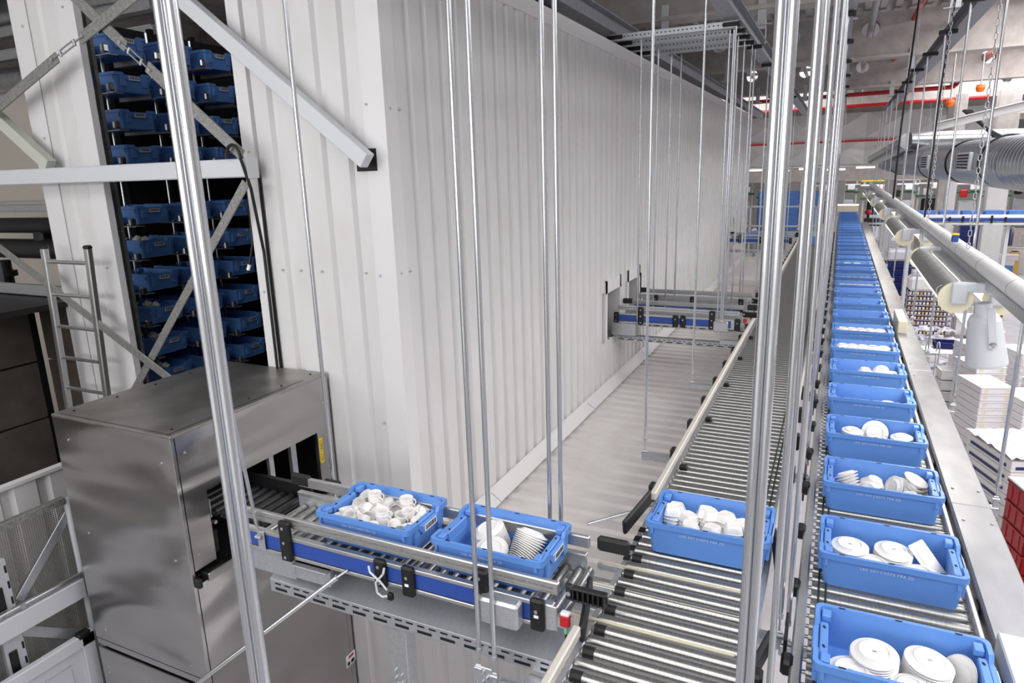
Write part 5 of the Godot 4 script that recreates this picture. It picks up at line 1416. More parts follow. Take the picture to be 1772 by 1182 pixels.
func lamps() -> void:
	var xt := 0.865
	var yt := 5.345
	var t := thing("lamp_trunking", "long grey insulated pipe and channel carrying the row of lamps", "trunking")
	part(t, "pipe", B.new().rod(Vector3(xt, yt, -1.2), Vector3(xt, yt, -24.5), 0.052, -1, 20), M.white)
	part(t, "channel", B.new().bbox(Vector3(xt - 0.012, yt - 0.075, -12.8), Vector3(0.05, 0.065, 23.4), 0.005), M.zinc)
	for i in 20:
		part(t, "tape_band", B.new().rod(Vector3(xt, yt, -2.4 - i * 0.9), Vector3(xt, yt, -2.408 - i * 0.9), 0.0528, -1, 20), M.stamp)
	for i in 5:
		var z := -4.86 - i * 3.86
		var lp := thing("twin_tube_lamp", "twin trough lamp below the trunking, %s from the viewer" % ORD[i], "lamp", Vector3(xt - 0.06, 5.18, z), 0.0, "lamps along the trunking")
		var len := 1.98
		part(lp, "spine", B.new().bbox(Vector3(0, 0.05, -len / 2), Vector3(0.07, 0.03, len), 0.004), M.lightgrey)
		for s in [-1.0, 1.0]:
			var tr := B.new()
			var ti := B.new()
			var o := Vector3(s * 0.115, 0, 0)
			var e := Vector3(0, 0, -len)
			for k in 24:
				var a0 := PI * 0.11 + TAU * k / 24.0
				var a1 := PI * 0.11 + TAU * (k + 1) / 24.0
				if s > 0:
					a0 = PI - a0; a1 = PI - a1
				var p := Vector3(cos(a0), sin(a0), 0)
				var q := Vector3(cos(a1), sin(a1), 0)
				if k < 13:
					tr.squad(o + p * 0.080, o + q * 0.080, o + q * 0.080 + e, o + p * 0.080 + e, p, q, q, p)
				else:
					ti.squad(o + p * 0.076, o + q * 0.076, o + q * 0.076 + e, o + p * 0.076 + e, p, q, q, p)
			part(lp, "perforated_cover", tr, M.zinc_dull)
			part(lp, "diffuser", ti, M.lamp)
			part(lp, "edge_strip", B.new().bbox(o + Vector3(-s * 0.075, 0.030, -len / 2), Vector3(0.014, 0.014, len), 0.003), M.lamp)
			part(lp, "edge_strip", B.new().bbox(o + Vector3(s * 0.077, -0.020, -len / 2), Vector3(0.010, 0.012, len), 0.003), M.lamp)
			for zz in [0.012, -len - 0.012]:
				part(lp, "end_disc", B.new().rod(Vector3(s * 0.115, 0, zz - 0.012), Vector3(s * 0.115, 0, zz + 0.012), 0.094, -1, 24), M.cream)
				part(lp, "end_block", B.new().bbox(Vector3(s * 0.115 - s * 0.015, 0.03, zz + 0.02), Vector3(0.085, 0.13, 0.05), 0.008), M.lightgrey)
			if i == 0:
				part(lp, "wire_loop", B.new().ring(Vector3(s * 0.17, 0.02, -0.12), Vector3(0.3, 0, 1), 0.035, 0.002, 16, 5), M.lightgrey)
		for zz in [0.03, -len - 0.03]:
			part(lp, "yoke", B.new().bbox(Vector3(0, 0.07, zz), Vector3(0.26, 0.06, 0.05), 0.008), M.lightgrey)
		var al := AreaLight3D.new()
		al.name = "lamp_light"
		al.area_size = Vector2(0.2, len)
		al.light_energy = 1.2
		al.light_color = Color(1, 0.97, 0.92)
		al.area_range = 40.0
		al.area_attenuation = 2.0
		al.shadow_enabled = true
		al.transform = Transform3D(Basis(Vector3.RIGHT, -PI / 2), Vector3(0, -0.10, -len / 2))
		lp.add_child(al)
	# start of the next lamp at the right border
	var nl := thing("trough_end", "bright rounded trough end of the nearest lamp at the right edge", "lamp", Vector3(0.80, 5.17, -2.85))
	part(nl, "trough", B.new().rod(Vector3(0, 0, 0), Vector3(0, 0, 1.2), 0.06, -1, 20), M.zinc_dull)
	part(nl, "edge_strip", B.new().bbox(Vector3(-0.05, -0.03, 0.6), Vector3(0.02, 0.012, 1.2), 0.004), M.lamp)
	part(nl, "end_disc", B.new().rod(Vector3(0, 0, -0.015), Vector3(0, 0, 0.01), 0.066, -1, 24), M.lamp)
	# cylindrical loudspeaker on a bracket
	var sp := thing("loudspeaker", "light grey tapered cylinder loudspeaker hung below the trunking", "loudspeaker", Vector3(0.80, 5.17, -4.60))
	sp.rotation = Vector3(0.03, 0, 0.16)
	part(sp, "body", B.new().lathe([Vector2(0, -0.34), Vector2(0.092, -0.34), Vector2(0.104, -0.338), Vector2(0.106, -0.325), Vector2(0.083, -0.075), Vector2(0.070, -0.045), Vector2(0.045, -0.03), Vector2(0.042, 0.03), Vector2(0, 0.03)], 36), M.lightgrey)
	part(sp, "bracket", B.new().bbox(Vector3(0.02, -0.09, 0.103), Vector3(0.042, 0.22, 0.008), 0.003).rod(Vector3(0.02, -0.2, 0.099), Vector3(0.02, -0.2, 0.107), 0.021, -1, 20), M.lightgrey)
	part(sp, "bolt", B.new().rod(Vector3(0.02, -0.2, 0.106), Vector3(0.02, -0.2, 0.114), 0.009, -1, 10), M.zinc)
	chain("chain holding the trunking, nearest one with a small yellow switch beside it", Vector3(xt - 0.03, 5.40, -5.6), 9.2)
	chain("chain holding the trunking, second from the viewer", Vector3(xt - 0.02, 5.40, -8.2), 9.2)
	chain("chain holding the trunking, third from the viewer", Vector3(xt, 5.40, -12.3), 9.2)
	var sw := thing("pull_switch", "small yellow and blue switch box on the trunking by the chain", "switch", Vector3(xt - 0.06, 5.44, -6.0))
	part(sw, "housing", B.new().bbox(Vector3(0, -0.01, 0), Vector3(0.045, 0.05, 0.03), 0.006), M.blue)
	part(sw, "lid", B.new().bbox(Vector3(0, 0.022, 0), Vector3(0.05, 0.014, 0.035), 0.004), M.yellow)
	for i in 2:
		var cb := thing("drop_cable", ["black cable dropping straight down to the trunking", "black cable with knots dropping beside the chain"][i], "cable", [Vector3(0.82, 5.4, -13.2), Vector3(0.86, 5.4, -8.7)][i])
		part(cb, "cord", B.new().tube([Vector3(0, 0, 0), Vector3(0.01, 1.2, 0), Vector3(0.06, 2.5, 0), Vector3(0.1, 3.85, 0)], 0.015 if i == 0 else 0.010, 8), M.black)

# ---------------------------------------------------------------- the hall floor to the right
func box_crate(label: String, x: Transform3D, s: Vector3, mt: Material, group: String, called := "plastic_crate", cat := "crate") -> Node3D:
	# an open tapered plastic crate with rim, base and side ribs
	var o := thing(called, label, cat, Vector3.ZERO, 0.0, group)
	o.transform = x
	var b := B.new()
	var h := s / 2.0
	var t := 0.02
	for q in [[Vector3(0, h.y, h.z - t / 2), Vector3(s.x, s.y, t)], [Vector3(0, h.y, -h.z + t / 2), Vector3(s.x, s.y, t)], [Vector3(h.x - t / 2, h.y, 0), Vector3(t, s.y, s.z)], [Vector3(-h.x + t / 2, h.y, 0), Vector3(t, s.y, s.z)], [Vector3(0, t / 2, 0), Vector3(s.x, t, s.z)]]:
		b.box(q[0], q[1])
	part(o, "body", b, mt)
	var r := B.new()
	for sg in [-1.0, 1.0]:
		r.bbox(Vector3(0, s.y - 0.015, sg * h.z), Vector3(s.x + 0.03, 0.03, 0.03), 0.004)
		r.bbox(Vector3(sg * h.x, s.y - 0.015, 0), Vector3(0.03, 0.03, s.z), 0.004)
		for k in 3:
			r.box(Vector3(-h.x * 0.6 + k * h.x * 0.6, h.y, sg * (h.z + 0.004)), Vector3(0.02, s.y * 0.8, 0.012))
			r.box(Vector3(sg * (h.x + 0.004), h.y, -h.z * 0.6 + k * h.z * 0.6), Vector3(0.012, s.y * 0.8, 0.02))
	part(o, "rim", r, mt)
	return o

func right_hall() -> void:
	# stacks of milky trays with yellow marks
	var ang := 0.32
	for st in 7:
		var base: Vector3 = [Vector3(3.05, 0.15, -16.35), Vector3(3.75, 0.15, -16.15), Vector3(3.10, 0.15, -17.35), Vector3(3.2, 0.15, -18.5), Vector3(4.35, 0.15, -17.2), Vector3(4.2, 0.15, -18.9), Vector3(5.1, 0.15, -18.4)][st]
		var n: int = [9, 8, 10, 11, 8, 10, 9][st]
		var pl := thing("pallet", ["grey pallet under the near left tray stack", "grey pallet under the near right tray stack", "grey pallet under the middle tray stack", "grey pallet under the rear tray stack", "grey pallet under the outer near tray stack", "grey pallet under the outer rear tray stack", "grey pallet under the farthest right tray stack"][st], "pallet", Vector3(base.x, 0, base.z), ang)
		part(pl, "deck", B.new().bbox(Vector3(0, 0.13, 0), Vector3(0.66, 0.03, 0.95), 0.005), M.grey)
		for q in 3:
			part(pl, "runner", B.new().bbox(Vector3(-0.28 + q * 0.28, 0.06, 0), Vector3(0.1, 0.12, 0.95), 0.006), M.grey)
		for k in n:
			var pos: String = ["near left", "near right", "middle", "rear", "outer near", "outer rear", "farthest right"][st]
			var o := thing("milky_tray", "translucent white tray with yellow mark, %s from the floor in the %s stack" % [ORD[k], pos], "tray", base + Vector3(0, k * 0.152, 0), ang, "milky trays in the tall stacks")
			var tb := B.new().bbox(Vector3(0, 0.07, 0), Vector3(0.60, 0.138, 0.90), 0.012)
			tb.bbox(Vector3(0, 0.14, 0), Vector3(0.63, 0.014, 0.93), 0.004)
			part(o, "body", tb, M.milky)
			if k >= n - 8:
				for xx in [-0.2, 0.2]:
					part(o, "mark", B.new().ring(Vector3(xx, 0.07, 0.452), Vector3.BACK, 0.034, 0.005, 14, 4).box(Vector3(xx - 0.008, 0.07, 0.453), Vector3(0.008, 0.034, 0.003), Basis(Vector3.BACK, 0.4)).box(Vector3(xx + 0.008, 0.07, 0.453), Vector3(0.008, 0.034, 0.003), Basis(Vector3.BACK, -0.4)), M.pale_yellow)
			if k == n - 1:
				var rb := B.new()
				for q in 12:
					rb.box(Vector3(0, 0.149, -0.40 + q * 0.072), Vector3(0.56, 0.006, 0.02))
				part(o, "lid_ribs", rb, M.milky)
	# shrink wrapped cartons
	var wr := thing("wrapped_pallet", "pallet of white cartons under crinkled clear film near the red crates", "pallet", Vector3(3.0, 0, -13.05), 0.35)
	part(wr, "pallet_base", B.new().bbox(Vector3(0, 0.07, 0), Vector3(0.95, 0.14, 1.3), 0.01), M.cardboard)
	for k in 6:
		for q in 2:
			part(wr, "carton", B.new().bbox(Vector3(-0.22 + q * 0.45, 0.24 + k * 0.2, 0), Vector3(0.44, 0.19, 1.25), 0.01), M.white)
		part(wr, "printed_band", B.new().box(Vector3(0.0, 0.22 + k * 0.2, 0.632), Vector3(0.75, 0.05, 0.004)).box(Vector3(-0.446, 0.22 + k * 0.2, 0), Vector3(0.004, 0.05, 1.0)), M.crate_navy)
	var fm := B.new()
	for i in 14:
		for j in 14:
			var q := []
			for kk in [[i, j], [i + 1, j], [i + 1, j + 1], [i, j + 1]]:
				var hh := sin(kk[0] * 2.3 + kk[1] * 1.7) * 0.018 + sin(kk[0] * 4.1 - kk[1] * 2.9) * 0.012
				q.append(Vector3(-0.47 + kk[0] * 0.068, 1.40 + hh, -0.65 + kk[1] * 0.0935))
			fm.quad(q[0], q[1], q[2], q[3], Vector3.UP)
	part(wr, "film", fm, M.film)
	# red crates with a grey lid
	for c in 2:
		for k in 5:
			if c == 1 and k == 4:
				continue
			box_crate("red crate, %s from the floor in the %s red stack by the wrapped cartons" % [ORD[k], ["left", "right"][c]], at(2.82 + c * 0.45, k * 0.30, -10.95 + c * 0.25, 0.25), Vector3(0.42, 0.29, 0.60), M.crate_red, "red crates at lower right")
	var rl := thing("stacking_cover", "grey lid on top of the left red crate stack", "lid", Vector3(2.82, 1.5, -10.95), 0.25)
	part(rl, "plate", B.new().bbox(Vector3(0, 0.015, 0), Vector3(0.46, 0.03, 0.64), 0.008), M.grey)
	part(rl, "slot", B.new().box(Vector3(-0.1, 0.031, 0.12), Vector3(0.03, 0.002, 0.12)).box(Vector3(0.1, 0.031, 0.12), Vector3(0.03, 0.002, 0.12)), M.steel_dark)
	var cn := thing("grey_bin", "round grey bin beside the red crates at the right edge", "bin", Vector3(3.05, 0, -10.35))
	part(cn, "drum", B.new().lathe([Vector2(0, 0.0), Vector2(0.15, 0.0), Vector2(0.17, 1.1), Vector2(0.18, 1.12), Vector2(0.16, 1.13), Vector2(0.15, 1.0), Vector2(0, 1.0)], 20), M.grey)
	# wide rack of cups in egg-box trays
	var cr := thing("cup_trolley", "wire trolley packed with purple trays of white and amber cups", "trolley", Vector3(3.05, 0, -26.9), 0.05)
	for k in 9:
		part(cr, "shelf_tray", B.new().bbox(Vector3(0, 0.18 + k * 0.17, 0), Vector3(1.35, 0.05, 0.75), 0.006), mat(Color(0.58, 0.53, 0.60), 0.6))
		var cw := B.new()
		var ca := B.new()
		for q in 12:
			var tgt := ca if (q * 7 + k * 3) % 5 == 0 else cw
			tgt.rod(Vector3(-0.6 + q * 0.109, 0.205 + k * 0.17, 0.33), Vector3(-0.6 + q * 0.109, 0.29 + k * 0.17, 0.33), 0.032, 0.045, 10)
		part(cr, "cup_row", cw, M.china)
		part(cr, "cup_row", ca, M.amber)
	part(cr, "back_sheet", B.new().box(Vector3(0, 0.9, -0.38), Vector3(1.35, 1.6, 0.02)), M.crate_navy)
	part(cr, "top_bag", B.new().bbox(Vector3(-0.1, 1.92, 0), Vector3(1.15, 0.50, 0.72), 0.09), M.white)
	part(cr, "clear_box", B.new().bbox(Vector3(-0.35, 2.27, 0), Vector3(0.45, 0.2, 0.4), 0.03), M.film)
	for q in [-0.7, 0.7]:
		part(cr, "upright", B.new().rod(Vector3(q, 0, 0.38), Vector3(q, 1.75, 0.38), 0.014, -1, 8), M.zinc)
	# blue wrapped crate stacks beyond
	for i in 3:
		var p: Vector3 = [Vector3(2.55, 0, -34.0), Vector3(3.35, 0, -32.0), Vector3(2.35, 0, -39)][i]
		var ws := thing("wrapped_stack", ["stack of navy crates wrapped in film behind the cup trolley", "second stack of navy crates wrapped in film, further right", "far pale wrapped stack near the end of the crate lane"][i], "stack", p, 0.1)
		for k in 6:
			part(ws, "crate", B.new().bbox(Vector3(0, 0.16 + k * 0.29, 0), Vector3(0.95, 0.27, 0.9), 0.02), M.crate_navy if i < 2 else M.film)
			part(ws, "label", B.new().box(Vector3(0.25, 0.18 + k * 0.29, 0.452), Vector3(0.16, 0.08, 0.004)), M.white)
		part(ws, "film_top", B.new().bbox(Vector3(0, 2.05, 0), Vector3(1.0, 0.5, 0.95), 0.1), M.film)
	# roll cage with a navy tray, white tubs, bench and brown boxes
	var rc := thing("roll_cage", "chrome wire roll cage with hooped ends beside the sheet cover", "trolley", Vector3(2.75, 0, -20.2), 0.12)
	rc.scale = Vector3(1.0, 1.25, 1.1)
	for k in 8:
		part(rc, "shelf_bar", B.new().rod(Vector3(-0.45, 0.95, -0.3 + k * 0.09), Vector3(0.45, 0.95, -0.3 + k * 0.09), 0.013, -1, 8), M.tube)
	for q in [-0.45, -0.2]:
		var hp := []
		for k in 9:
			hp.append(Vector3(q, 1.05 + sin(PI * k / 8.0) * 0.14, 0.35 - cos(PI * k / 8.0) * 0.12))
		hp.append(Vector3(q, 0.0, 0.47))
		part(rc, "hoop", B.new().tube(hp, 0.016, 8).rod(Vector3(q, 1.05, 0.23), Vector3(q, 0.0, 0.23), 0.016, -1, 8), M.tube)
	box_crate("navy tray of loose papers on the roll cage", at(2.95, 1.22, -20.45, 0.12), Vector3(0.75, 0.16, 0.4), M.crate_navy, "", "navy_tray", "tray")
	for k in 4:
		box_crate("white tub, %s from the floor in the stack below the roll cage" % ORD[k], at(2.85, 0.0 + k * 0.27, -18.9, 0.12), Vector3(0.62, 0.25, 0.42), M.white, "white tubs", "white_tub", "tub")
	var tb := thing("work_bench", "white topped work bench behind the loudspeaker", "bench", Vector3(4.3, 0, -25.3), 0.0)
	part(tb, "top", B.new().bbox(Vector3(0, 0.97, 0), Vector3(1.0, 0.05, 2.6), 0.008), M.white)
	for q in [[-0.45, 1.2], [0.45, 1.2], [-0.45, -1.2], [0.45, -1.2]]:
		part(tb, "leg", B.new().bbox(Vector3(q[0], 0.475, q[1]), Vector3(0.06, 0.95, 0.06), 0.005), M.zinc)
	var cbx := thing("cardboard_box", "brown cardboard box with a dark handle slot on the bench", "box", Vector3(4.9, 0.80, -27.4), 0.1)
	part(cbx, "carton", B.new().bbox(Vector3(0, 0.2, 0), Vector3(0.75, 0.4, 0.5), 0.01), M.cardboard)
	part(cbx, "handle_slot", B.new().box(Vector3(0.1, 0.25, 0.251), Vector3(0.3, 0.06, 0.004)), M.dark)
	cbx = thing("cardboard_box", "open brown carton with divisions below the bench", "box", Vector3(3.62, 1.0, -21.6), 0.2)
	part(cbx, "carton", B.new().bbox(Vector3(0, 0.14, 0), Vector3(0.35, 0.28, 0.5), 0.01), M.cardboard)
	part(cbx, "divider", B.new().box(Vector3(0, 0.29, 0), Vector3(0.3, 0.03, 0.01)).box(Vector3(0, 0.29, 0), Vector3(0.01, 0.03, 0.45)), M.cardboard)
	var wb := thing("wire_basket", "white wire basket beside the cardboard box on the bench", "basket", Vector3(4.30, 0.79, -27.3))
	wb.scale = Vector3.ONE * 1.3
	var tbl := thing("side_table", "pale pink topped table carrying the wire basket and cardboard box", "table", Vector3(4.6, 0, -27.4))
	part(tbl, "top", B.new().bbox(Vector3(0, 0.76, 0), Vector3(1.5, 0.06, 0.9), 0.01), mat(Color(0.86, 0.76, 0.72), 0.5))
	for q in [-0.65, 0.65]:
		part(tbl, "leg", B.new().bbox(Vector3(q, 0.37, 0), Vector3(0.06, 0.74, 0.7), 0.005), M.zinc)
	var crt := thing("storage_rack", "low white shelf unit below the open brown carton", "shelf", Vector3(3.6, 0, -21.6))
	part(crt, "body", B.new().bbox(Vector3(0, 0.5, 0), Vector3(0.9, 1.0, 0.7), 0.01), M.white)
	part(crt, "shelf_edge", B.new().box(Vector3(0, 0.5, 0.352), Vector3(0.88, 0.03, 0.006)), M.grey)
	var bags := thing("bag_heap", "heap of clear plastic trays and bags left of the roll cage", "bags", Vector3(2.75, 0, -22.9))
	for k in 40:
		var bb := Basis.from_euler(Vector3(rng.randf_range(-0.6, 0.6), rng.randf() * 3.0, rng.randf_range(-0.6, 0.6)))
		part(bags, "bag", B.new().bbox(Vector3(-0.45 + (k % 8) * 0.14, 0.12 + (k / 8) * 0.26, rng.randf_range(-0.2, 0.2)), Vector3(0.26, 0.05, 0.22), 0.01, bb), M.film)
	var wbm := B.new()
	for k in 7:
		wbm.rod(Vector3(-0.2 + k * 0.07, 0, 0.25), Vector3(-0.2 + k * 0.07, 0.3, 0.25), 0.008, -1, 5).rod(Vector3(-0.2, 0.02 + k * 0.045, 0.25), Vector3(0.25, 0.02 + k * 0.045, 0.25), 0.008, -1, 5)
	part(wb, "wires", wbm, M.white)
	# goods standing far back on the hall floor
	var goods := [
		["white_cabinet", "tall white cabinet far back below the cross conveyor", "cabinet", 6.88, 7.91, 1.08, 2.56, -43.0, M.panel],
		["white_plinth", "white plinth box under the far white cabinet", "box", 6.78, 7.74, 0.0, 1.07, -42.8, M.white],
		["navy_container", "navy roll container left of the far white cabinet", "container", 6.20, 7.30, 1.40, 2.43, -45.0, M.crate_navy],
		["red_bin", "red bin below the navy roll container", "bin", 6.10, 6.74, 0.0, 1.38, -44.6, M.crate_red],
		["navy_container", "slim navy container right of the far white cabinet", "container", 8.20, 8.72, 0.0, 2.19, -46.0, M.crate_navy],
		["grey_machine", "grey steel machine far back at the right edge", "machine", 8.85, 10.2, 0.0, 2.28, -46.0, M.concrete],
		["steel_counter", "pale counter in front of the far grey machine", "counter", 8.0, 10.2, 0.0, 1.44, -44.0, M.trim],
		["orange_panel", "orange panel board leaning on the far counter", "panel", 8.36, 8.72, 0.0, 1.25, -43.3, M.amber],
		["pale_partition", "pale grey block partition far back behind the lamps", "partition", 5.40, 6.05, 0.0, 2.30, -46.4, M.panel],
		["red_bin", "small red bin in front of the white cartons far back", "bin", 6.82, 7.25, 0.0, 0.72, -40.0, M.crate_red],
		["white_carton", "low white cartons beside the small red bin", "box", 7.28, 7.70, 0.0, 0.70, -40.6, M.white],
		["film_bale", "pale wrapped bale far back at the end of the crate lane", "bale", 1.95, 2.98, 0.0, 2.32, -46.0, M.film],
		["white_bale", "white wrapped bale nearer than the pale one", "bale", 2.13, 3.24, 0.0, 1.69, -44.0, M.white],
		["grey_stack", "narrow grey stack right of the white wrapped bale", "stack", 3.30, 3.75, 0.0, 1.83, -43.0, M.concrete]]
	for q in goods:
		var o := thing(q[0], q[1], q[2], Vector3((q[3] + q[4]) / 2, q[5], q[7]))
		var w: float = q[4] - q[3]
		var h: float = q[6] - q[5]
		part(o, "body", B.new().bbox(Vector3(0, h / 2, 0), Vector3(w, h, 0.6), 0.02), q[8])
		part(o, "rim", B.new().bbox(Vector3(0, h - 0.03, 0), Vector3(w + 0.03, 0.06, 0.63), 0.01).bbox(Vector3(0, h * 0.5, 0), Vector3(w + 0.015, 0.03, 0.615), 0.006), q[8])
		for k in 2:
			part(o, "front_panel", B.new().bbox(Vector3(-w * 0.22 + k * w * 0.44, h * 0.75, 0.305), Vector3(w * 0.38, h * 0.36, 0.02), 0.006), q[8])
	var tubs := [["clear tub topmost of the far tub stack", 7.58, 8.35, 1.02, 1.29, M.milky], ["clear tub second in the far tub stack", 7.40, 8.2, 0.76, 1.01, M.milky], ["blue tub in the far tub stack", 7.42, 8.15, 0.44, 0.75, M.crate], ["navy tub in the far tub stack", 7.45, 8.15, 0.22, 0.43, M.crate_navy], ["clear tub at the bottom of the far tub stack", 7.45, 8.2, 0.0, 0.21, M.milky], ["navy tray beside the foot of the white cabinet", 6.30, 6.66, 0.0, 0.95, M.crate_navy]]
	for q in tubs:
		box_crate(q[0], at((q[1] + q[2]) / 2, q[3], -41.6), Vector3(q[2] - q[1], q[4] - q[3], 0.55), q[5], "", "plastic_tub", "tub")
	var spots := [[4.6, -38.0, 5], [5.3, -37.2, 4], [5.9, -39.0, 6], [7.1, -34.0, 3], [7.9, -33.6, 4], [8.7, -34.4, 3], [6.3, -35.5, 3]]
	for i in spots.size():
		for k in spots[i][2]:
			box_crate("%s crate from the floor in the %s goods stack far out on the hall floor" % [ORD[k], ORD[i]], at(spots[i][0], k * 0.33, spots[i][1], 0.08 * (i - 3)), Vector3(0.62, 0.32, 0.5), [M.milky, M.crate_navy, M.white, M.crate, M.milky, M.crate_red, M.grey][(i + (k / 2) * 3) % 7], "goods stacks on the hall floor")
	var yt2 := thing("yellow_truck", "low yellow hand truck on the floor at far right", "hand truck", Vector3(7.9, 0, -39.0))
	part(yt2, "frame", B.new().bbox(Vector3(0, 0.16, 0), Vector3(0.9, 0.06, 0.5), 0.01).bbox(Vector3(-0.42, 0.3, 0), Vector3(0.05, 0.35, 0.5), 0.01), M.yellow)
	for q in [-0.3, 0.3]:
		part(yt2, "wheel", B.new().rod(Vector3(q, 0.07, -0.24), Vector3(q, 0.07, 0.24), 0.07, -1, 12), M.black)
	# spiral duct
	var d := thing("spiral_duct", "huge ribbed silver spiral duct crossing the hall at right", "duct")
	var dp := [Vector3(1.66, 6.0, -32), Vector3(1.70, 5.99, -21), Vector3(2.02, 5.95, -13.3), Vector3(2.10, 5.94, -10.6), Vector3(2.3, 5.94, -9.3), Vector3(2.9, 5.96, -8.4), Vector3(4.0, 6.0, -8.0), Vector3(8.0, 6.1, -8.0)]
	var ball := []
	for k in 13:
		ball.append(Vector2(sin(PI * k / 12.0) * 0.348, -cos(PI * k / 12.0) * 0.348))
	for i in dp.size() - 1:
		var a: Vector3 = dp[i]
		var b2: Vector3 = dp[i + 1]
		part(d, "section", B.new().rod(a, b2, 0.35, -1, 32, false).lathe(ball, 24, Transform3D(Basis(), a)), M.duct)
		var rb := B.new()
		var ln := (b2 - a).length()
		var stp := 0.11 if i > 2 else 0.16
		var k := 0
		while k * stp < ln and k < 70:
			rb.ring(a + (b2 - a) * (k * stp / ln), b2 - a, 0.35, 0.005, 32, 4)
			k += 1
		part(d, "rib", rb, M.duct)
	for z in [-25.0, -17.5, -14.2, -11.6]:
		var x := 1.7 if z < -20 else lerpf(2.1, 1.72, (-10.6 - z) / 10.4)
		part(d, "joint_band", B.new().ring(Vector3(x, 5.96, z), Vector3(0.04, 0, 1), 0.352, 0.014, 32, 6), M.black)
	for q in [[-12.6, 1.71], [-16.4, 1.55]]:
		var gr := part(d, "grille", B.new().bbox(Vector3(q[1] - 0.03, 5.97, q[0]), Vector3(0.05, 0.26, 1.2), 0.01), M.lightgrey)
		for k in 5:
			part(gr, "slot", B.new().box(Vector3(q[1] - 0.057, 5.88 + k * 0.045, q[0]), Vector3(0.004, 0.024, 1.05)), M.dark)
	d = thing("upper_duct", "bright silver duct behind the ribbed duct, bending away at its left end", "duct")
	part(d, "section", B.new().rod(Vector3(1.4, 6.47, -19.3), Vector3(5.5, 6.46, -20.6), 0.2, -1, 28), M.duct)
	part(d, "section", B.new().rod(Vector3(1.4, 6.47, -19.3), Vector3(0.95, 6.1, -26.0), 0.2, -1, 28), M.duct)
	var cbh := thing("cable_bundle", "drooping bundle of thick black cables above the silver ducts", "cables")
	for k in 6:
		var pth := []
		for j in 10:
			var u := j / 9.0
			pth.append(Vector3(2.3 + u * 1.5 + k * 0.03, 7.05 - 0.55 * sin(u * PI * 0.62) - u * 0.25 - k * 0.045 * sin(u * PI), -18.3))
		part(cbh, "cable", B.new().tube(pth, 0.03, 8), M.black)
	# white lattice gantry seen at upper right
	var ga := thing("white_gantry", "white steel walkway beam sloping across the upper right", "gantry")
	part(ga, "girder", B.new().bbox(Vector3(3.9, 7.15, -17.0), Vector3(4.6, 0.14, 0.3), 0.01, Basis(Vector3.BACK, 0.22)), M.trim)
	part(ga, "flange", B.new().bbox(Vector3(3.9, 7.24, -16.95), Vector3(4.6, 0.02, 0.45), 0.004, Basis(Vector3.BACK, 0.22)), M.trim)

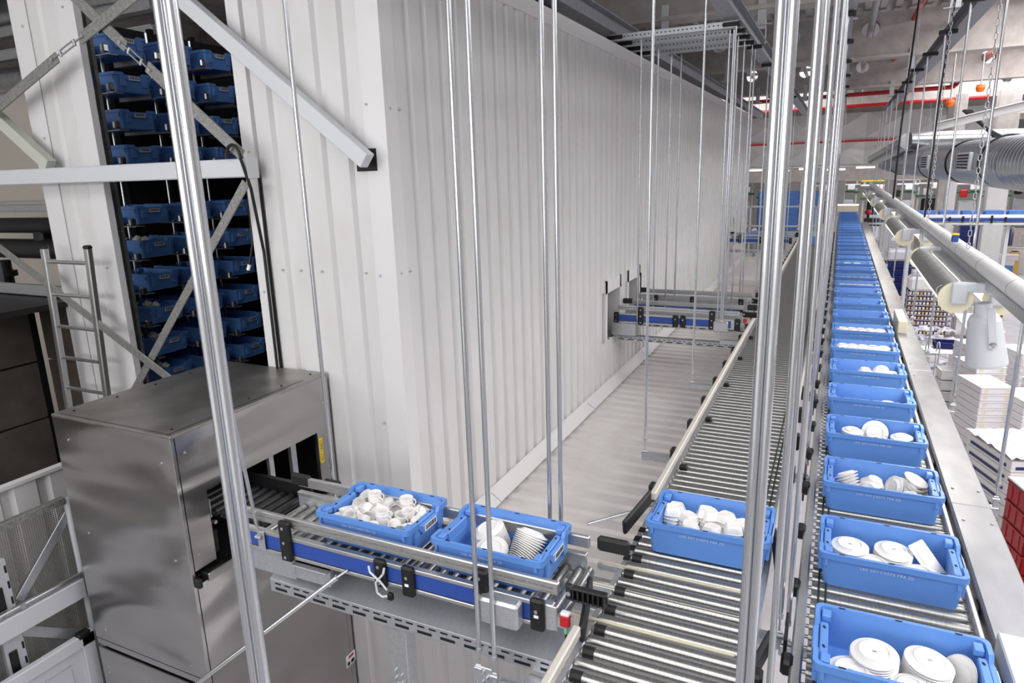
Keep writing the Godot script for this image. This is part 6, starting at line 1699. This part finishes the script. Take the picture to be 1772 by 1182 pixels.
# ---------------------------------------------------------------- the far end
func far_hall() -> void:
	# cross conveyor with blue crates
	var t := thing("cross_conveyor", "white and blue conveyor crossing the hall beyond the lanes", "conveyor", Vector3(0, 0, -25.4))
	part(t, "side_strip", B.new().bbox(Vector3(7.0, 4.17, 0), Vector3(12.4, 0.09, 0.03), 0.004), M.blue)
	part(t, "guide_rail", B.new().bbox(Vector3(7.0, 4.28, 0.0), Vector3(12.4, 0.10, 0.03), 0.006), M.white)
	part(t, "bed", B.new().bbox(Vector3(7.0, 4.20, -0.35), Vector3(12.4, 0.06, 0.62), 0.004), M.zinc)
	part(t, "underframe", B.new().bbox(Vector3(7.0, 4.05, -0.2), Vector3(12.4, 0.07, 0.4), 0.006), M.lightgrey)
	for i in 16:
		part(t, "rail_bracket", B.new().bbox(Vector3(1.35 + i * 0.55 + 0.2 * (i % 2), 4.19, 0.03), Vector3(0.06, 0.14 + 0.05 * (i % 3), 0.03), 0.008), M.black)
	for i in 4:
		part(t, "leg", B.new().bbox(Vector3(2.2 + i * 2.6, 2.0, -0.3), Vector3(0.1, 4.0, 0.1), 0.006), M.lightgrey)
	for i in 9:
		var x := at(1.35 + i * 0.605, 4.24, -25.72)
		x.basis = x.basis.scaled(Vector3(0.85, 1.15, 1.0))
		new_crate("blue crate on the far cross conveyor, %s from the left" % ORD[i], x, "blue crates on the cross conveyor")
	var rb := thing("stop_button", "red stop button post where the cross conveyor meets the crate lane", "button", Vector3(0.9, 4.15, -25.2))
	part(rb, "button", B.new().lathe([Vector2(0, 0.36), Vector2(0.08, 0.34), Vector2(0.11, 0.28), Vector2(0.09, 0.22), Vector2(0, 0.2)], 16), M.red)
	part(rb, "stem", B.new().rod(Vector3(0, 0, 0), Vector3(0, 0.24, 0), 0.04, -1, 10), M.black)
	part(rb, "base", B.new().bbox(Vector3(0.1, 0.02, 0), Vector3(0.4, 0.14, 0.2), 0.02), M.rubber)
	var cg := thing("end_guard", "cream guard box closing the far end of the crate lane", "guard", Vector3(0.34, 4.1, -29.6))
	part(cg, "face", B.new().bbox(Vector3(0, 0.20, 0), Vector3(0.72, 0.24, 0.3), 0.02), M.cream)
	part(cg, "leg", B.new().bbox(Vector3(-0.35, -2.05, 0), Vector3(0.06, 4.1, 0.06), 0.005), M.zinc)
	part(cg, "leg", B.new().bbox(Vector3(0.35, -2.05, 0), Vector3(0.06, 4.1, 0.06), 0.005), M.zinc)
	part(cg, "bar", B.new().bbox(Vector3(0, 0.34, 0.1), Vector3(0.74, 0.04, 0.06), 0.008), M.lamp)
	# white square columns
	var cols := [[2.2, -38.0, 0.5], [3.72, -30.2, 0.34], [4.2, -36.0, 0.55], [5.1, -30.0, 0.62], [0.0, -40.0, 0.5], [-2.2, -41.0, 0.6]]
	for i in cols.size():
		var nm: String = ["fifth column back at the right", "slim column behind the chain", "broad column behind the ribbed duct", "brick white column under the ribbed duct", "column beyond the end of the crate lane", "column beyond the corrugated wall's end"][i]
		var c := thing("square_column", "pale square " + nm, "column", Vector3(cols[i][0], 0, cols[i][1]))
		var top := 8.3
		part(c, "shaft", B.new().bbox(Vector3(0, top / 2, 0), Vector3(cols[i][2], top, cols[i][2]), 0.02), M.panel if i != 2 else M.concrete)
		if i == 3 or i == 1:
			part(c, "upper_shaft", B.new().bbox(Vector3(0, 6.8, 0.01), Vector3(cols[i][2] + 0.02, 3.0, cols[i][2] + 0.02), 0.01), M.concrete)
	# process machinery with green pipes along the far wall
	for i in 12:
		var x := -5.0 + i * 1.05
		var o := thing("process_frame", "grey pipe frame with green lines at the far end, %s from the left" % ORD[i], "machinery", Vector3(x * 1.6, -3.3, -50.5 - 1.6 * (i % 3)), 0.0, "machinery along the far end")
		o.scale = Vector3.ONE * 1.55
		for q in [-0.42, 0.42]:
			part(o, "post", B.new().bbox(Vector3(q, 3.67, 0), Vector3(0.09, 3.07, 0.09), 0.01), M.concrete)
		part(o, "green_pipe", B.new().rod(Vector3(-0.55, 4.55 + 0.2 * (i % 2), 0.1), Vector3(0.55, 4.55 + 0.2 * (i % 2), 0.1), 0.04, -1, 8), M.green)
		part(o, "upper_pipe", B.new().rod(Vector3(-0.55, 5.05, 0.1), Vector3(0.55, 5.05, 0.1), 0.06, -1, 8), M.zinc)
		part(o, "yellow_beam", B.new().bbox(Vector3(0, 5.25, 0), Vector3(1.1, 0.07, 0.1), 0.01), M.yellow if i % 3 != 1 else M.grey)
		part(o, "tank", B.new().bbox(Vector3(0.05, 3.9, -0.2), Vector3(0.6, 1.0, 0.5), 0.05), M.steel_dark if i % 2 == 0 else M.grey)
		part(o, "drive", B.new().bbox(Vector3(-0.15, 4.7, 0.15), Vector3(0.25, 0.3, 0.25), 0.04), [M.grey, M.red, M.zinc, M.black][i % 4])
		part(o, "control_box", B.new().bbox(Vector3(0.2, 4.95, 0.2), Vector3(0.3, 0.22, 0.16), 0.02), M.white)
	var fl := thing("far_lamps", "string of bright batten lamps across the far end", "lamps", Vector3(0, 5.75, -32.5))
	for q in [-4.0, 0.0, 3.0]:
		part(fl, "hanger", B.new().rod(Vector3(q, 0.12, 0), Vector3(q, 3.57, 0), 0.012, -1, 6), M.zinc)
	for i in 8:
		part(fl, "batten", B.new().bbox(Vector3(-4.6 + i * 1.1, 0.05 * (i % 2), 0), Vector3(0.7, 0.06, 0.1), 0.01), M.lamp)
		part(fl, "rail", B.new().bbox(Vector3(-4.6 + i * 1.1, 0.12, 0), Vector3(1.1, 0.04, 0.06), 0.006), M.zinc)
	var wk := thing("walkway_rail", "grey handrail crossing beyond the far spur", "handrail", Vector3(0, 0, -22.9))
	for y in [4.15, 4.75]:
		part(wk, "rail", B.new().bbox(Vector3(-1.6, y, 0), Vector3(2.2, 0.05, 0.05), 0.008), M.lightgrey)
	for x in [-2.5, -1.5, -0.6]:
		part(wk, "upright", B.new().bbox(Vector3(x, 3.9, 0), Vector3(0.05, 1.75, 0.05), 0.008), M.lightgrey)
